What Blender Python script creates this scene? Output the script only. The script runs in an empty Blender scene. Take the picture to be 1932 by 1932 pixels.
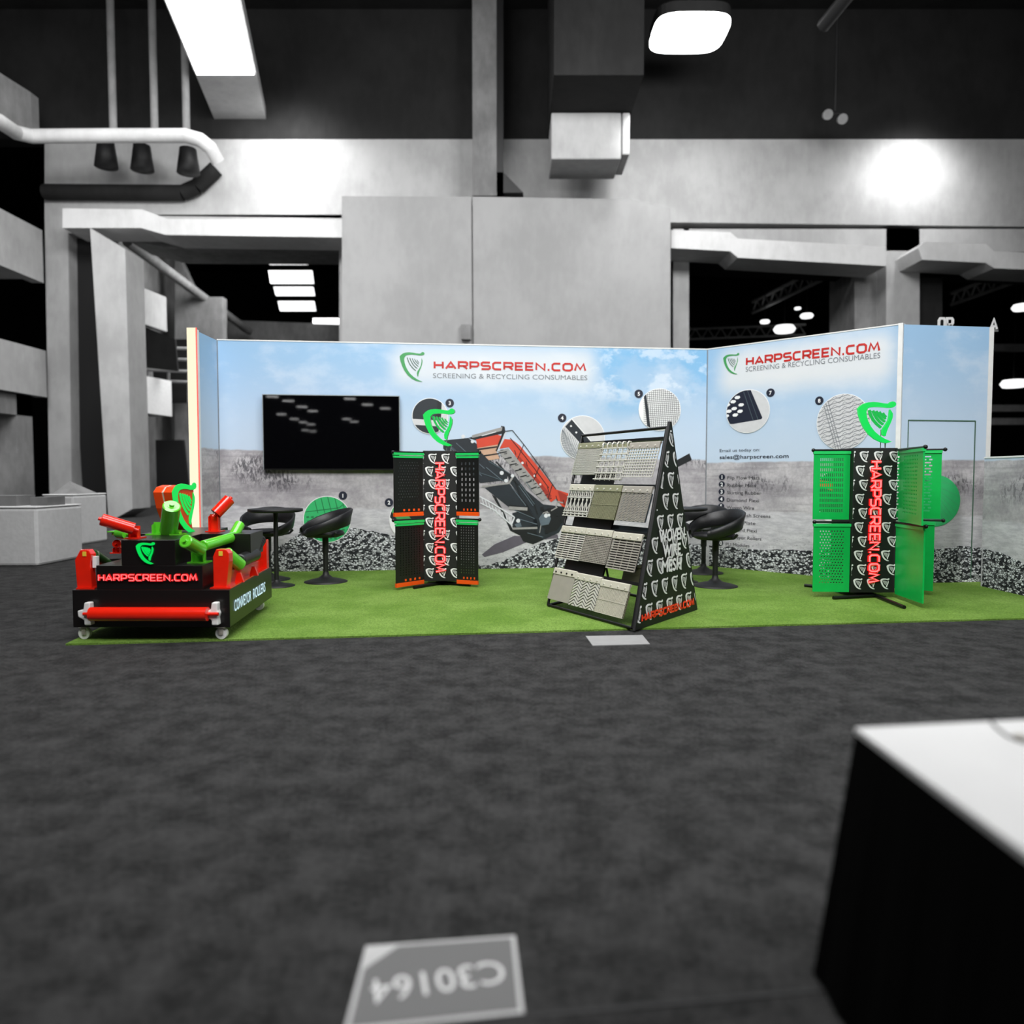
import bpy, bmesh, math, random
from mathutils import Vector, Matrix
random.seed(7)
R = math.radians
S = bpy.context.scene
COL = S.collection
F = 1400.0
PITCH = math.atan(68 / F)
EYE = Vector((0, 0, 1.03))

# ---------------------------------------------------------------- camera
cd = bpy.data.cameras.new('camera'); cam = bpy.data.objects.new('camera', cd); COL.objects.link(cam)
cam.location = EYE; cam.rotation_euler = (R(90) - PITCH, 0, 0)
cd.sensor_width = 36; cd.lens = F / 1932 * 36; cd.clip_start = .02; cd.clip_end = 400
cd.dof.use_dof = True; cd.dof.focus_distance = 5.9; cd.dof.aperture_fstop = cd.lens / 1000 / .026
S.camera = cam
# ---------------------------------------------------------------- world and exposure
w = bpy.data.worlds.new('hall_air'); S.world = w; w.use_nodes = True
w.node_tree.nodes['Background'].inputs[0].default_value = (.5, .5, .5, 1)
w.node_tree.nodes['Background'].inputs[1].default_value = .06
S.view_settings.view_transform = 'Standard'; S.view_settings.look = 'None'
S.view_settings.exposure = 0; S.view_settings.gamma = 1; S.view_settings.use_curve_mapping = False
# ---------------------------------------------------------------- large lights
def area(name, loc, target, sx, sy, power, col=(1, 1, 1), spread=180):
    ld = bpy.data.lights.new(name, 'AREA'); ld.shape = 'RECTANGLE'; ld.size = sx; ld.size_y = sy
    ld.energy = power; ld.color = col; ld.spread = R(spread)
    o = bpy.data.objects.new(name, ld); COL.objects.link(o); o.location = loc
    o.rotation_euler = (Vector(target) - Vector(loc)).to_track_quat('-Z', 'Y').to_euler(); return o
def spot(name, loc, target, power, angle, blend=.6, rad=.3):
    ld = bpy.data.lights.new(name, 'SPOT'); ld.energy = power; ld.spot_size = R(angle); ld.spot_blend = blend; ld.shadow_soft_size = rad
    o = bpy.data.objects.new(name, ld); COL.objects.link(o); o.location = loc
    o.rotation_euler = (Vector(target) - Vector(loc)).to_track_quat('-Z', 'Y').to_euler(); return o
area('unseen_booth_light', (-.6, 1.4, 5.8), (.4, 7.2, .8), 6, 3, 340, spread=130)
area('unseen_booth_light', (6.5, .8, 5.5), (1.6, 5.6, .8), 2.5, 2, 250)  # unseen fill added from the right to brighten the side faces
area('unseen_hall_light', (-8.5, 9, 6.5), (-15, 14, 5), 2, 2, 170)  # unseen fill added to lift the black gallery at the left
area('unseen_booth_light', (0, 5.6, 7.5), (0, 5.8, 0), 6, 2.5, 330)
area('unseen_hall_light', (-4, 9.5, 9.5), (-5, 20, 3), 6, 2, 720, spread=150)
area('unseen_hall_light', (5, 9.5, 9.5), (5, 20, 3.5), 6, 2, 760, spread=150)
area('unseen_hall_light', (-8.5, 12, 9.8), (-13, 15, 2), 2, 4, 420)
area('adjoining_hall_light', (-8, 25, 8), (-11, 26, 1), 3, 3, 450)
spot('wall_wash', (-5.7, 18.3, 10.1), (-5.8, 19.9, 9.0), 480, 130, .9)
spot('wall_wash', (2.3, 18.4, 9.7), (2.5, 19.9, 8.7), 360, 120, .9)
spot('wall_wash', (3.0, 16.6, 9.9), (3.5, 18.6, 7.9), 330, 110, .9)
spot('wall_wash', (10.4, 18.4, 9.6), (10.4, 19.9, 8.5), 430, 125, .9)

# ---------------------------------------------------------------- pixel rays (survey of the photograph)
RF = Vector((0, math.cos(PITCH), -math.sin(PITCH))); RU = Vector((0, math.sin(PITCH), math.cos(PITCH))); RR = Vector((1, 0, 0))
def ray(px, py): return RR * ((px - 966) / F) + RU * ((966 - py) / F) + RF
def at_z(px, py, z): d = ray(px, py); return EYE + d * ((z - EYE.z) / d.z)
def ground(px, py): return at_z(px, py, 0)
def at_y(px, py, Y): d = ray(px, py); return EYE + d * (Y / d.y)
class Frame:
    """a vertical frame: origin on the ground, x to the right, y away from the viewer, z up"""
    def __init__(s, o, rz): s.o = Vector(o); s.rz = rz; s.m = Matrix.Translation(s.o) @ Matrix.Rotation(rz, 4, 'Z'); s.i = s.m.inverted()
    def L(s, px, py, yl=0.0):
        e = s.i @ EYE; d = (s.i @ (EYE + ray(px, py))) - e
        return e + d * ((yl - e.y) / d.y)
    def P(s, px, py, yl=0.0): p = s.L(px, py, yl); return (p.x, p.z)

# ---------------------------------------------------------------- materials
def lin(c): c = c / 255; return c / 12.92 if c <= .04045 else ((c + .055) / 1.055) ** 2.4
def rgb(c): return (lin(c[0]), lin(c[1]), lin(c[2]), 1)
MATS = {}
def mat(name, c, rough=.5, metal=0, var=.12, scale=14, bump=0, emit=0, ecol=None, spec=.5, coat=0):
    if name in MATS: return MATS[name]
    m = bpy.data.materials.new(name); m.use_nodes = True; MATS[name] = m
    nt = m.node_tree; b = nt.nodes['Principled BSDF']
    b.inputs['Roughness'].default_value = rough; b.inputs['Metallic'].default_value = metal
    b.inputs['Specular IOR Level'].default_value = spec; b.inputs['Coat Weight'].default_value = coat
    tc = nt.nodes.new('ShaderNodeTexCoord'); n = nt.nodes.new('ShaderNodeTexNoise'); n.inputs['Scale'].default_value = scale; n.inputs['Detail'].default_value = 4
    nt.links.new(tc.outputs['Object'], n.inputs['Vector'])
    mx = nt.nodes.new('ShaderNodeMix'); mx.data_type = 'RGBA'
    k = rgb(c); mx.inputs['A'].default_value = tuple(v * (1 - var) for v in k[:3]) + (1,); mx.inputs['B'].default_value = tuple(min(1, v * (1 + var)) for v in k[:3]) + (1,)
    nt.links.new(n.outputs['Fac'], mx.inputs['Factor']); nt.links.new(mx.outputs['Result'], b.inputs['Base Color'])
    if bump:
        bp = nt.nodes.new('ShaderNodeBump'); bp.inputs['Strength'].default_value = bump; bp.inputs['Distance'].default_value = .01
        nt.links.new(n.outputs['Fac'], bp.inputs['Height']); nt.links.new(bp.outputs['Normal'], b.inputs['Normal'])
    if emit:
        b.inputs['Emission Color'].default_value = rgb(ecol or c); b.inputs['Emission Strength'].default_value = emit
    return m
class NT:
    def __init__(s, name, rough=.6):
        s.m = bpy.data.materials.new(name); s.m.use_nodes = True; s.nt = s.m.node_tree; s.b = s.nt.nodes['Principled BSDF']; s.b.inputs['Roughness'].default_value = rough
        s.b.inputs['Specular IOR Level'].default_value = .2
        s.tc = s.nt.nodes.new('ShaderNodeTexCoord'); sp = s.nt.nodes.new('ShaderNodeSeparateXYZ'); s.nt.links.new(s.tc.outputs['Object'], sp.inputs[0])
        s.x, s.y, s.z = sp.outputs
    def put(s, a, inp):
        if isinstance(a, (int, float)): inp.default_value = a
        elif isinstance(a, tuple): inp.default_value = a
        else: s.nt.links.new(a, inp)
    def f(s, op, a, b=0, c=0, clamp=False):
        n = s.nt.nodes.new('ShaderNodeMath'); n.operation = op; n.use_clamp = clamp
        s.put(a, n.inputs[0]); s.put(b, n.inputs[1]); s.put(c, n.inputs[2]); return n.outputs[0]
    def ramp(s, v, lo, hi, a=0.0, b=1.0):
        n = s.nt.nodes.new('ShaderNodeMapRange'); n.interpolation_type = 'SMOOTHSTEP'
        for i, q in enumerate((v, lo, hi, a, b)): s.put(q, n.inputs[i])
        return n.outputs[0]
    def mix(s, fac, a, b):
        n = s.nt.nodes.new('ShaderNodeMix'); n.data_type = 'RGBA'; s.put(fac, n.inputs['Factor']); s.put(a, n.inputs['A']); s.put(b, n.inputs['B']); return n.outputs['Result']
    def noise(s, scale, detail=3, rough=.55, vec=None, dist=0):
        n = s.nt.nodes.new('ShaderNodeTexNoise'); n.inputs['Scale'].default_value = scale; n.inputs['Detail'].default_value = detail
        n.inputs['Roughness'].default_value = rough; n.inputs['Distortion'].default_value = dist
        s.nt.links.new(vec or s.tc.outputs['Object'], n.inputs['Vector']); return n.outputs['Fac']
    def mapped(s, scale, rot=(0, 0, 0)):
        n = s.nt.nodes.new('ShaderNodeMapping'); n.inputs['Scale'].default_value = scale; n.inputs['Rotation'].default_value = rot
        s.nt.links.new(s.tc.outputs['Object'], n.inputs[0]); return n.outputs[0]
    def vor(s, scale, feature='F1', vec=None):
        n = s.nt.nodes.new('ShaderNodeTexVoronoi'); n.feature = feature; n.inputs['Scale'].default_value = scale
        s.nt.links.new(vec or s.tc.outputs['Object'], n.inputs['Vector']); return n
    def bump(s, h, st, dist=.01):
        n = s.nt.nodes.new('ShaderNodeBump'); n.inputs['Strength'].default_value = st; n.inputs['Distance'].default_value = dist
        s.put(h, n.inputs['Height']); s.nt.links.new(n.outputs[0], s.b.inputs['Normal'])
    def out(s, c): s.put(c, s.b.inputs['Base Color']); return s.m

def gravel_mat():
    n = NT('printed_gravel', .6)
    v = n.mapped((1, .01, 1.7), (0, R(20), 0))
    a = n.vor(36, 'F1', v); e = n.vor(36, 'DISTANCE_TO_EDGE', v)
    sp = n.nt.nodes.new('ShaderNodeSeparateColor'); n.nt.links.new(a.outputs['Color'], sp.inputs[0])
    k = n.ramp(sp.outputs[0], .22, .58)
    c = n.mix(k, rgb((40, 41, 46)), rgb((232, 234, 238)))
    c = n.mix(n.ramp(n.noise(90, 2), .45, .6, 0, .35), c, rgb((90, 92, 98)))
    c = n.mix(n.ramp(e.outputs['Distance'], .04, .15), rgb((20, 21, 25)), c)
    return n.out(c)
GRAVEL = gravel_mat()
def mural_mat(name, zh, zc, halo=None, dark=0, slope=0, blue=(90, 91), patch=None):
    """printed quarry scene: sky with clouds above zh, a rock face down to zc, pale ground below"""
    n = NT(name, .55)
    x, z = n.x, n.z
    t = n.ramp(z, zh, 2.44)
    sky = n.mix(t, rgb((192, 208, 226)), rgb((152, 188, 220)))
    cl = n.ramp(n.noise(1.5, 6, .6, n.mapped((1, 1, 1.8))), .47, .66)
    cl = n.f('MULTIPLY', cl, n.ramp(z, zh + .1, 2.1, .05, .32))
    sky = n.mix(cl, sky, rgb((226, 232, 240)))
    bl = n.ramp(n.noise(1.1, 5, .6, n.mapped((1, 3, 1.4))), .5, .62)
    bl = n.f('MULTIPLY', bl, n.f('MULTIPLY', n.ramp(z, 1.5, 1.9, 0, .6), n.ramp(x, blue[0], blue[1])))
    sky = n.mix(bl, sky, rgb((112, 176, 220)))
    wc = n.f('MULTIPLY', n.ramp(n.noise(2.6, 6, .62, n.mapped((1, 9, 1.5))), .5, .6), n.f('MULTIPLY', n.ramp(z, 1.75, 2.0, 0, .5), n.ramp(x, blue[0], blue[1])))
    sky = n.mix(wc, sky, rgb((228, 234, 242)))
    if halo:
        for hx, hz, rx, rz, am in halo:
            dx = n.f('MAXIMUM', n.f('SUBTRACT', n.f('ABSOLUTE', n.f('SUBTRACT', x, hx)), rx), 0)
            dz = n.f('MAXIMUM', n.f('SUBTRACT', n.f('ABSOLUTE', n.f('SUBTRACT', z, hz)), rz), 0)
            dd = n.f('SQRT', n.f('ADD', n.f('MULTIPLY', dx, dx), n.f('MULTIPLY', dz, dz)))
            sky = n.mix(n.ramp(dd, .0, .3, am, 0), sky, rgb((224, 224, 224)))
    # rock face
    r1 = n.noise(2.2, 6, .65, n.mapped((1, 1, 1.3), (0, R(30), 0)))
    r2 = n.noise(34, 5, .7, n.mapped((1, 1, .4), (0, R(-42), 0)), .5)
    r3 = n.noise(1.15, 3, .5, n.mapped((1, 1, 1.2)))
    rock = n.mix(n.ramp(r1, .3, .7), rgb((156, 152, 157)), rgb((202, 198, 201)))
    rock = n.mix(n.ramp(n.noise(26, 5, .7), .35, .7, 0, .35), rock, rgb((118, 114, 120)))
    scr = n.f('MULTIPLY', n.ramp(r2, .49, .56), n.f('MULTIPLY', n.ramp(r3, .47, .58), n.ramp(z, zc + .12, zc + .3)))
    if patch:
        for px_, pz_, pr_ in patch:
            q = n.f('SQRT', n.f('ADD', n.f('POWER', n.f('SUBTRACT', x, px_), 2), n.f('POWER', n.f('MULTIPLY', n.f('SUBTRACT', z, pz_), 1.6), 2)))
            scr = n.f('MAXIMUM', scr, n.f('MULTIPLY', n.ramp(r2, .45, .54), n.ramp(q, pr_ * .4, pr_, 1, 0)))
    rock = n.mix(n.f('MULTIPLY', scr, .85), rock, rgb((72, 70, 76)))
    band = n.noise(1.6, 4, .6, n.mapped((.5, 1, 6)))
    rock = n.mix(n.f('MULTIPLY', n.ramp(band, .5, .6), .35), rock, rgb((120, 116, 122)))
    gr = n.mix(n.ramp(n.noise(9, 6, .75, n.mapped((.6, 1, 2.4))), .38, .64), rgb((176, 174, 180)), rgb((204, 202, 206)))
    spk = n.ramp(n.noise(60, 3, .6, n.mapped((.8, 1, 1.8))), .60, .66)
    gr = n.mix(n.f('MULTIPLY', spk, n.ramp(z, zc - .12, .3, 0, .8)), gr, rgb((70, 70, 76)))
    zj = n.f('ADD', z, n.f('MULTIPLY', n.f('SUBTRACT', n.noise(5, 4), .5), .08))
    zj = n.f('SUBTRACT', zj, n.f('MULTIPLY', x, slope))
    c = n.mix(n.ramp(zj, zc - .01, zc + .02), gr, rock)
    if dark: c = n.mix(dark, c, rgb((125, 122, 128)))
    zs = n.f('ADD', z, n.f('MULTIPLY', n.f('SUBTRACT', n.noise(3, 3), .5), .05))
    zs = n.f('SUBTRACT', zs, n.f('MULTIPLY', x, slope))
    c = n.mix(n.ramp(zs, zh - .012, zh + .012), c, sky)
    return n.out(c)
def carpet_mat():
    n = NT('hall_carpet', .95)
    a = n.noise(7, 6, .7); b = n.noise(55, 5, .75)
    k = n.f('ADD', n.f('MULTIPLY', a, .55), n.f('MULTIPLY', b, .45))
    c = n.mix(n.ramp(k, .38, .62), rgb((30, 30, 30)), rgb((62, 62, 62)))
    n.bump(b, .6, .01); return n.out(c)
def turf_mat():
    n = NT('artificial_turf', .9)
    a = n.noise(1.6, 4, .6); b = n.noise(120, 3, .7, n.mapped((1, .5, 1)))
    c = n.mix(n.ramp(a, .3, .7), rgb((116, 156, 58)), rgb((148, 184, 88)))
    c = n.mix(n.ramp(b, .35, .65, 0, .6), c, rgb((78, 114, 38)))
    n.bump(b, 1, .02); return n.out(c)
def concrete_mat(name, lo, hi, sc=.6):
    n = NT(name, .8)
    a = n.noise(sc, 6, .6); b = n.noise(sc * 9, 4, .6, n.mapped((1, 1, .4)))
    k = n.f('ADD', n.f('MULTIPLY', a, .7), n.f('MULTIPLY', b, .3))
    return n.out(n.mix(n.ramp(k, .35, .65), rgb((lo,) * 3), rgb((hi,) * 3)))
M_carpet = carpet_mat(); M_turf = turf_mat()
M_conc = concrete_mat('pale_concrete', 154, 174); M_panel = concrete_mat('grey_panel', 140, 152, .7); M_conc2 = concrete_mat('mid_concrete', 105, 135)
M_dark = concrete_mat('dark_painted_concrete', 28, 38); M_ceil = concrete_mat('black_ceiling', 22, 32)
M_lint = concrete_mat('light_lintel', 185, 205)
M_black = mat('matte_black', (16, 16, 17), .55, var=.2); M_bmetal = mat('black_metal', (14, 14, 15), .35, .3)
M_satin = mat('satin_black_laminate', (20, 17, 17), .3); M_leather = mat('black_leather', (20, 20, 22), .45, bump=.12, scale=40)
M_white = mat('white_plastic', (228, 228, 226), .4); M_print = mat('white_print', (236, 236, 236), .5, var=.04); M_grey = mat('grey_print', (118, 122, 128), .5)
M_red = mat('red_paint', (226, 34, 14), .22, coat=.6); M_green = mat('green_paint', (92, 196, 44), .22, coat=.6); M_orange = mat('orange_rubber', (235, 82, 14), .4)
M_emb = mat('orange_emblem_paint', (222, 70, 20), .3); M_rubber = mat('black_rubber', (24, 24, 25), .38)
M_matg = mat('green_polyurethane', (8, 178, 78), .35); M_clip = mat('green_clamp', (36, 196, 96), .35); M_matb = mat('black_polyurethane', (22, 23, 24), .35)
M_redp = mat('red_print', (190, 30, 22), .5); M_greenp = mat('green_print', (62, 150, 84), .5); M_greenpd = mat('dark_green_print', (66, 98, 80), .5)
M_navy = mat('navy_print', (18, 24, 44), .5); M_cream = mat('cream_steel', (208, 204, 188), .4, .15); M_wire = mat('steel_wire', (214, 212, 202), .35, .25)
M_olive = mat('olive_steel', (152, 152, 122), .4, .3); M_plate = mat('perforated_steel', (170, 165, 155), .45, .2)
M_chrome = mat('silver_edge', (190, 200, 195), .25, .8)
E_green = mat('green_lit_acrylic', (0, 60, 20), .4, emit=.85, ecol=(0, 236, 92)); E_greend = mat('green_lit_strings', (0, 50, 20), .4, emit=.6, ecol=(10, 225, 90))
E_red = mat('red_neon_glow', (90, 0, 0), .5, emit=.95, ecol=(255, 28, 30)); E_pink = mat('pink_neon_tube', (255, 120, 120), .5, emit=1.0, ecol=(255, 120, 125))
E_blue = mat('pale_blue_lit_letters', (200, 225, 240), .5, emit=.75, ecol=(205, 235, 255))
E_warm = mat('warm_led_panel', (60, 52, 40), .5, emit=1.0, ecol=(255, 246, 214)); E_lamp = mat('white_lamp_glass', (255, 255, 255), .5, emit=9, ecol=(255, 255, 255))
E_lampd = mat('dim_lamp_glass', (255, 255, 255), .5, emit=1.6, ecol=(255, 255, 255)); E_pinkedge = mat('red_led_edge', (255, 80, 70), .5, emit=.9, ecol=(255, 92, 80))

# ---------------------------------------------------------------- mesh builder
class B:
    def __init__(s): s.v = []; s.f = []; s.sm = []; s.m = Matrix.Identity(4)
    def add(s, vs, fs, smooth=False):
        o = len(s.v); s.v += [s.m @ Vector(p) for p in vs]
        for f in fs: s.f.append([o + i for i in f]); s.sm.append(smooth)
        return s
    def box(s, x0, x1, y0, y1, z0, z1, smooth=False):
        vs = [(x, y, z) for x in (x0, x1) for y in (y0, y1) for z in (z0, z1)]
        return s.add(vs, [(0, 1, 3, 2), (4, 6, 7, 5), (0, 4, 5, 1), (2, 3, 7, 6), (0, 2, 6, 4), (1, 5, 7, 3)])
    def prism(s, poly, y0, y1):
        """poly in (x,z), front face at y0 (toward the viewer), back at y1"""
        n = len(poly)
        if n < 3: return s
        a = sum(poly[i][0] * poly[(i + 1) % n][1] - poly[(i + 1) % n][0] * poly[i][1] for i in range(n))
        if a < 0: poly = poly[::-1]
        vs = [(p[0], y0, p[1]) for p in poly] + [(p[0], y1, p[1]) for p in poly]
        return s.add(vs, [list(range(n)), list(range(2 * n - 1, n - 1, -1))] + [(i, n + i, n + (i + 1) % n, (i + 1) % n) for i in range(n)])
    def ext(s, poly, z0, z1):
        """poly in plan (x,y), extruded up"""
        n = len(poly)
        vs = [(p[0], p[1], z0) for p in poly] + [(p[0], p[1], z1) for p in poly]
        return s.add(vs, [list(range(n))[::-1], list(range(n, 2 * n))] + [(i, (i + 1) % n, n + (i + 1) % n, n + i) for i in range(n)])
    def cyl(s, p, q, r0, r1=None, n=24, caps=True):
        r1 = r0 if r1 is None else r1; p = Vector(p); q = Vector(q); d = (q - p).normalized()
        u = d.orthogonal().normalized(); w_ = d.cross(u)
        vs = []
        for c, r in ((p, r0), (q, r1)):
            vs += [c + u * (r * math.cos(2 * math.pi * i / n)) + w_ * (r * math.sin(2 * math.pi * i / n)) for i in range(n)]
        s.add(vs, [(i, (i + 1) % n, n + (i + 1) % n, n + i) for i in range(n)], True)
        if caps: s.add(vs, [list(range(n))[::-1], list(range(n, 2 * n))])
        return s
    def rev(s, c, prof, n=32):
        """profile of (r,z) about the vertical through c"""
        vs = []; k = len(prof)
        for r, z in prof: vs += [(c[0] + r * math.cos(2 * math.pi * i / n), c[1] + r * math.sin(2 * math.pi * i / n), c[2] + z) for i in range(n)]
        fs = [(j * n + i, j * n + (i + 1) % n, (j + 1) * n + (i + 1) % n, (j + 1) * n + i) for j in range(k - 1) for i in range(n)]
        s.add(vs, fs, True); s.add(vs, [list(range(n))[::-1], list(range((k - 1) * n, k * n))]); return s
    def tube(s, pts, r, n=12):
        for a, b in zip(pts, pts[1:]): s.cyl(a, b, r, r, n)
        return s
    def bar(s, x0, z0, x1, z1, t, y0, y1):
        d = Vector((x1 - x0, z1 - z0)); L_ = d.length
        if L_ < 1e-6: return s
        n = Vector((-d.y, d.x)) / L_ * t / 2
        return s.prism([(x0 - n.x, z0 - n.y), (x1 - n.x, z1 - n.y), (x1 + n.x, z1 + n.y), (x0 + n.x, z0 + n.y)], y0, y1)
    def ribbon(s, pts, t, y0, y1, closed=False):
        n = len(pts); Lf = []; Rt = []
        P = [Vector(p) for p in pts]
        for i in range(n):
            a = P[i - 1] if (i > 0 or closed) else None; b = P[(i + 1) % n] if (i < n - 1 or closed) else None
            d1 = (P[i] - a).normalized() if a is not None else None; d2 = (b - P[i]).normalized() if b is not None else None
            if d1 is None: d1 = d2
            if d2 is None: d2 = d1
            n1 = Vector((-d1.y, d1.x)); n2 = Vector((-d2.y, d2.x)); m = n1 + n2
            m = n1 if m.length < 1e-4 else m.normalized()
            k = t / 2 / max(.7, m.dot(n1)); Lf.append(P[i] + m * k); Rt.append(P[i] - m * k)
        for i in range(n if closed else n - 1):
            j = (i + 1) % n; s.prism([tuple(Rt[i]), tuple(Rt[j]), tuple(Lf[j]), tuple(Lf[i])], y0, y1)
        return s
    def disc(s, cx, cz, rx, rz, y0, y1, n=40): return s.prism([(cx + rx * math.cos(2 * math.pi * i / n), cz + rz * math.sin(2 * math.pi * i / n)) for i in range(n)], y0, y1)
    def obj(s, name, m, parent=None, bevel=0):
        me = bpy.data.meshes.new(name); me.from_pydata([tuple(v) for v in s.v], [], s.f)
        me.polygons.foreach_set('use_smooth', s.sm); me.materials.append(m); me.update()
        o = bpy.data.objects.new(name, me); COL.objects.link(o)
        if parent is not None: o.parent = parent
        if bevel:
            b = o.modifiers.new('bevel', 'BEVEL'); b.width = bevel; b.segments = 2; b.limit_method = 'ANGLE'
        return o
def tag(o, label, cat, group=None):
    o['label'] = label; o['category'] = cat
    if group: o['group'] = group
    return o
def thing(name, label, cat, loc=(0, 0, 0), rz=0, group=None):
    o = bpy.data.objects.new(name, None); COL.objects.link(o); o.location = loc; o.rotation_euler = (0, 0, rz); o.empty_display_size = .1
    return tag(o, label, cat, group)
def fthing(name, label, cat, fr, group=None): return thing(name, label, cat, fr.o, fr.rz, group)
def struct(o): o['kind'] = 'structure'; return o
def copy_tree(o, parent=None):
    c = o.copy(); COL.objects.link(c); c.parent = parent
    for ch in list(o.children): copy_tree(ch, c)
    return c
def clip(poly, win):
    """clip polygon to a convex counter-clockwise window"""
    out = poly
    for i in range(len(win)):
        a = win[i]; b = win[(i + 1) % len(win)]; inp = out; out = []
        if not inp: return []
        def side(p): return (b[0] - a[0]) * (p[1] - a[1]) - (b[1] - a[1]) * (p[0] - a[0])
        for j in range(len(inp)):
            p = inp[j - 1]; q = inp[j]; sp = side(p); sq = side(q)
            if (sp >= 0) != (sq >= 0):
                t = sp / (sp - sq); out.append((p[0] + (q[0] - p[0]) * t, p[1] + (q[1] - p[1]) * t))
            if sq >= 0: out.append(q)
    return out
def circle(cx, cz, rx, rz, n=40): return [(cx + rx * math.cos(2 * math.pi * i / n), cz + rz * math.sin(2 * math.pi * i / n)) for i in range(n)]

# ---------------------------------------------------------------- harp emblem (unit height 1, x right, z up from the tip)
def _h(pts): return [((x - 1280) / 178.0, (383 - y) / 178.0) for x, y in pts]
HARP_BODY = _h([(1281, 232), (1290, 222), (1302, 213), (1318, 208), (1338, 206), (1362, 208), (1385, 212), (1400, 213), (1409, 211), (1412, 206), (1418, 203), (1425, 204), (1430, 209), (1430, 216), (1425, 221), (1415, 224), (1398, 224), (1375, 221), (1350, 220), (1330, 222), (1318, 227), (1311, 236), (1308, 248), (1311, 270), (1318, 292), (1329, 314), (1345, 336), (1365, 354), (1388, 369), (1417, 382), (1400, 382), (1378, 377), (1352, 364), (1328, 343), (1308, 315), (1294, 285), (1285, 256)])
HARP_POST = _h([(1413, 238), (1418, 255), (1417, 272), (1411, 292), (1401, 315), (1394, 335), (1391, 353), (1386, 347), (1384, 330), (1388, 318), (1399, 302), (1408, 284), (1412, 262)])
HARP_STR = [_h([(1327, 238), (1333, 260), (1345, 283), (1360, 301), (1377, 316)]), _h([(1342, 240), (1349, 258), (1360, 277), (1372, 291), (1386, 302)]), _h([(1356, 242), (1363, 257), (1372, 271), (1382, 281), (1393, 290)]), _h([(1370, 245), (1376, 257), (1385, 268), (1396, 277)]), _h([(1384, 250), (1390, 260), (1398, 268)])]
HARP_HULL = _h([(1281, 232), (1302, 213), (1338, 206), (1385, 212), (1424, 208), (1424, 250), (1418, 285), (1404, 330), (1412, 378), (1378, 375), (1328, 343), (1298, 290)])
def fatten(P, k):
    n = len(P); out = []; a = sum(P[i][0] * P[(i + 1) % n][1] - P[(i + 1) % n][0] * P[i][1] for i in range(n)); sg = 1 if a > 0 else -1
    for i in range(n):
        d = Vector(P[(i + 1) % n]) - Vector(P[i - 1]); d = d.normalized() if d.length > 1e-9 else Vector((1, 0)); out.append((P[i][0] + d.y * k * sg, P[i][1] - d.x * k * sg))
    return out
def harp(b, x, z, h, y0, y1, win=None, strings=True, body=True, sx=1.0, st=1.0, fat=0):
    T = lambda P: [(x + p[0] * h * sx, z + p[1] * h) for p in P]
    def pr(P):
        if win: P = clip(P, win)
        if len(P) > 2: b.prism(P, y0, y1)
    if body: pr(T(fatten(HARP_BODY, fat))); pr(T(fatten(HARP_POST, fat)))
    if strings:
        for i, st_ in enumerate(HARP_STR):
            P = [Vector(p) for p in T(st_)]; t = h * (.03 - .003 * i) * st * .5; up = []; dn = []
            for k, p in enumerate(P):
                d = (P[min(k + 1, len(P) - 1)] - P[max(k - 1, 0)]).normalized(); nv = Vector((-d.y, d.x)) * t
                up.append(tuple(p + nv)); dn.append(tuple(p - nv))
            pr(dn + up[::-1])
# ---------------------------------------------------------------- lettering
STROKES = {
 'H': (1.1, [[(0, 0), (0, 1)], [(1.1, 0), (1.1, 1)], [(0, .5), (1.1, .5)]]),
 'A': (1.3, [[(0, 0), (.65, .95), (1.3, 0)], [(.35, .26), (.95, .26)]]),
 'R': (1.15, [[(0, 0), (0, 1), (.95, 1), (1.15, .85), (1.15, .58), (.95, .42), (0, .42)], [(.62, .42), (1.15, 0)]]),
 'P': (1.1, [[(0, 0), (0, 1), (.9, 1), (1.1, .85), (1.1, .55), (.9, .38), (0, .38)]]),
 'S': (1.15, [[(1.15, 1), (.2, 1), (0, .86), (0, .64), (.2, .5), (.95, .5), (1.15, .36), (1.15, .14), (.95, 0), (0, 0)]]),
 'C': (1.1, [[(1.1, 1), (.25, 1), (0, .8), (0, .2), (.25, 0), (1.1, 0)]]),
 'E': (1.0, [[(1.0, 1), (0, 1), (0, 0), (1.0, 0)], [(0, .5), (.9, .5)]]),
 'N': (1.15, [[(0, 0), (0, 1), (1.15, 0), (1.15, 1)]]),
 '.': (.24, [[(0, .04), (.24, .04)]]),
 'O': (1.2, [[(.25, 0), (.95, 0), (1.2, .2), (1.2, .8), (.95, 1), (.25, 1), (0, .8), (0, .2), (.25, 0)]]),
 'M': (1.45, [[(0, 0), (.25, 1), (.725, .2), (1.2, 1), (1.45, 0)]]),
}
def stroke_width(s, gap=.42): return sum(STROKES[c][0] + gap for c in s) - gap
def stroke_text(b, s, x, z, W, H, t, y0, y1, gap=.42):
    """extended square lettering of width W and height H, lower left at (x,z)"""
    k = W / stroke_width(s, gap); cx = x
    for c in s:
        w_, st = STROKES[c]
        for P in st: b.ribbon([(cx + p[0] * k, z + p[1] * H) for p in P], t, y0, y1)
        cx += (w_ + gap) * k
_TC = {}
def text_data(s, bold):
    if (s, bold) in _TC: return _TC[(s, bold)]
    cu = bpy.data.curves.new('t', 'FONT'); cu.body = s; cu.size = 1; cu.offset = bold; cu.resolution_u = 3
    o = bpy.data.objects.new('t', cu); COL.objects.link(o); dg = bpy.context.evaluated_depsgraph_get(); dg.update()
    me = bpy.data.meshes.new_from_object(o.evaluated_get(dg))
    vs = [(v.co.x, v.co.y) for v in me.vertices]; fs = [list(p.vertices) for p in me.polygons]
    bpy.data.objects.remove(o); bpy.data.curves.remove(cu); bpy.data.meshes.remove(me)
    _TC[(s, bold)] = (vs, fs); return vs, fs
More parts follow.
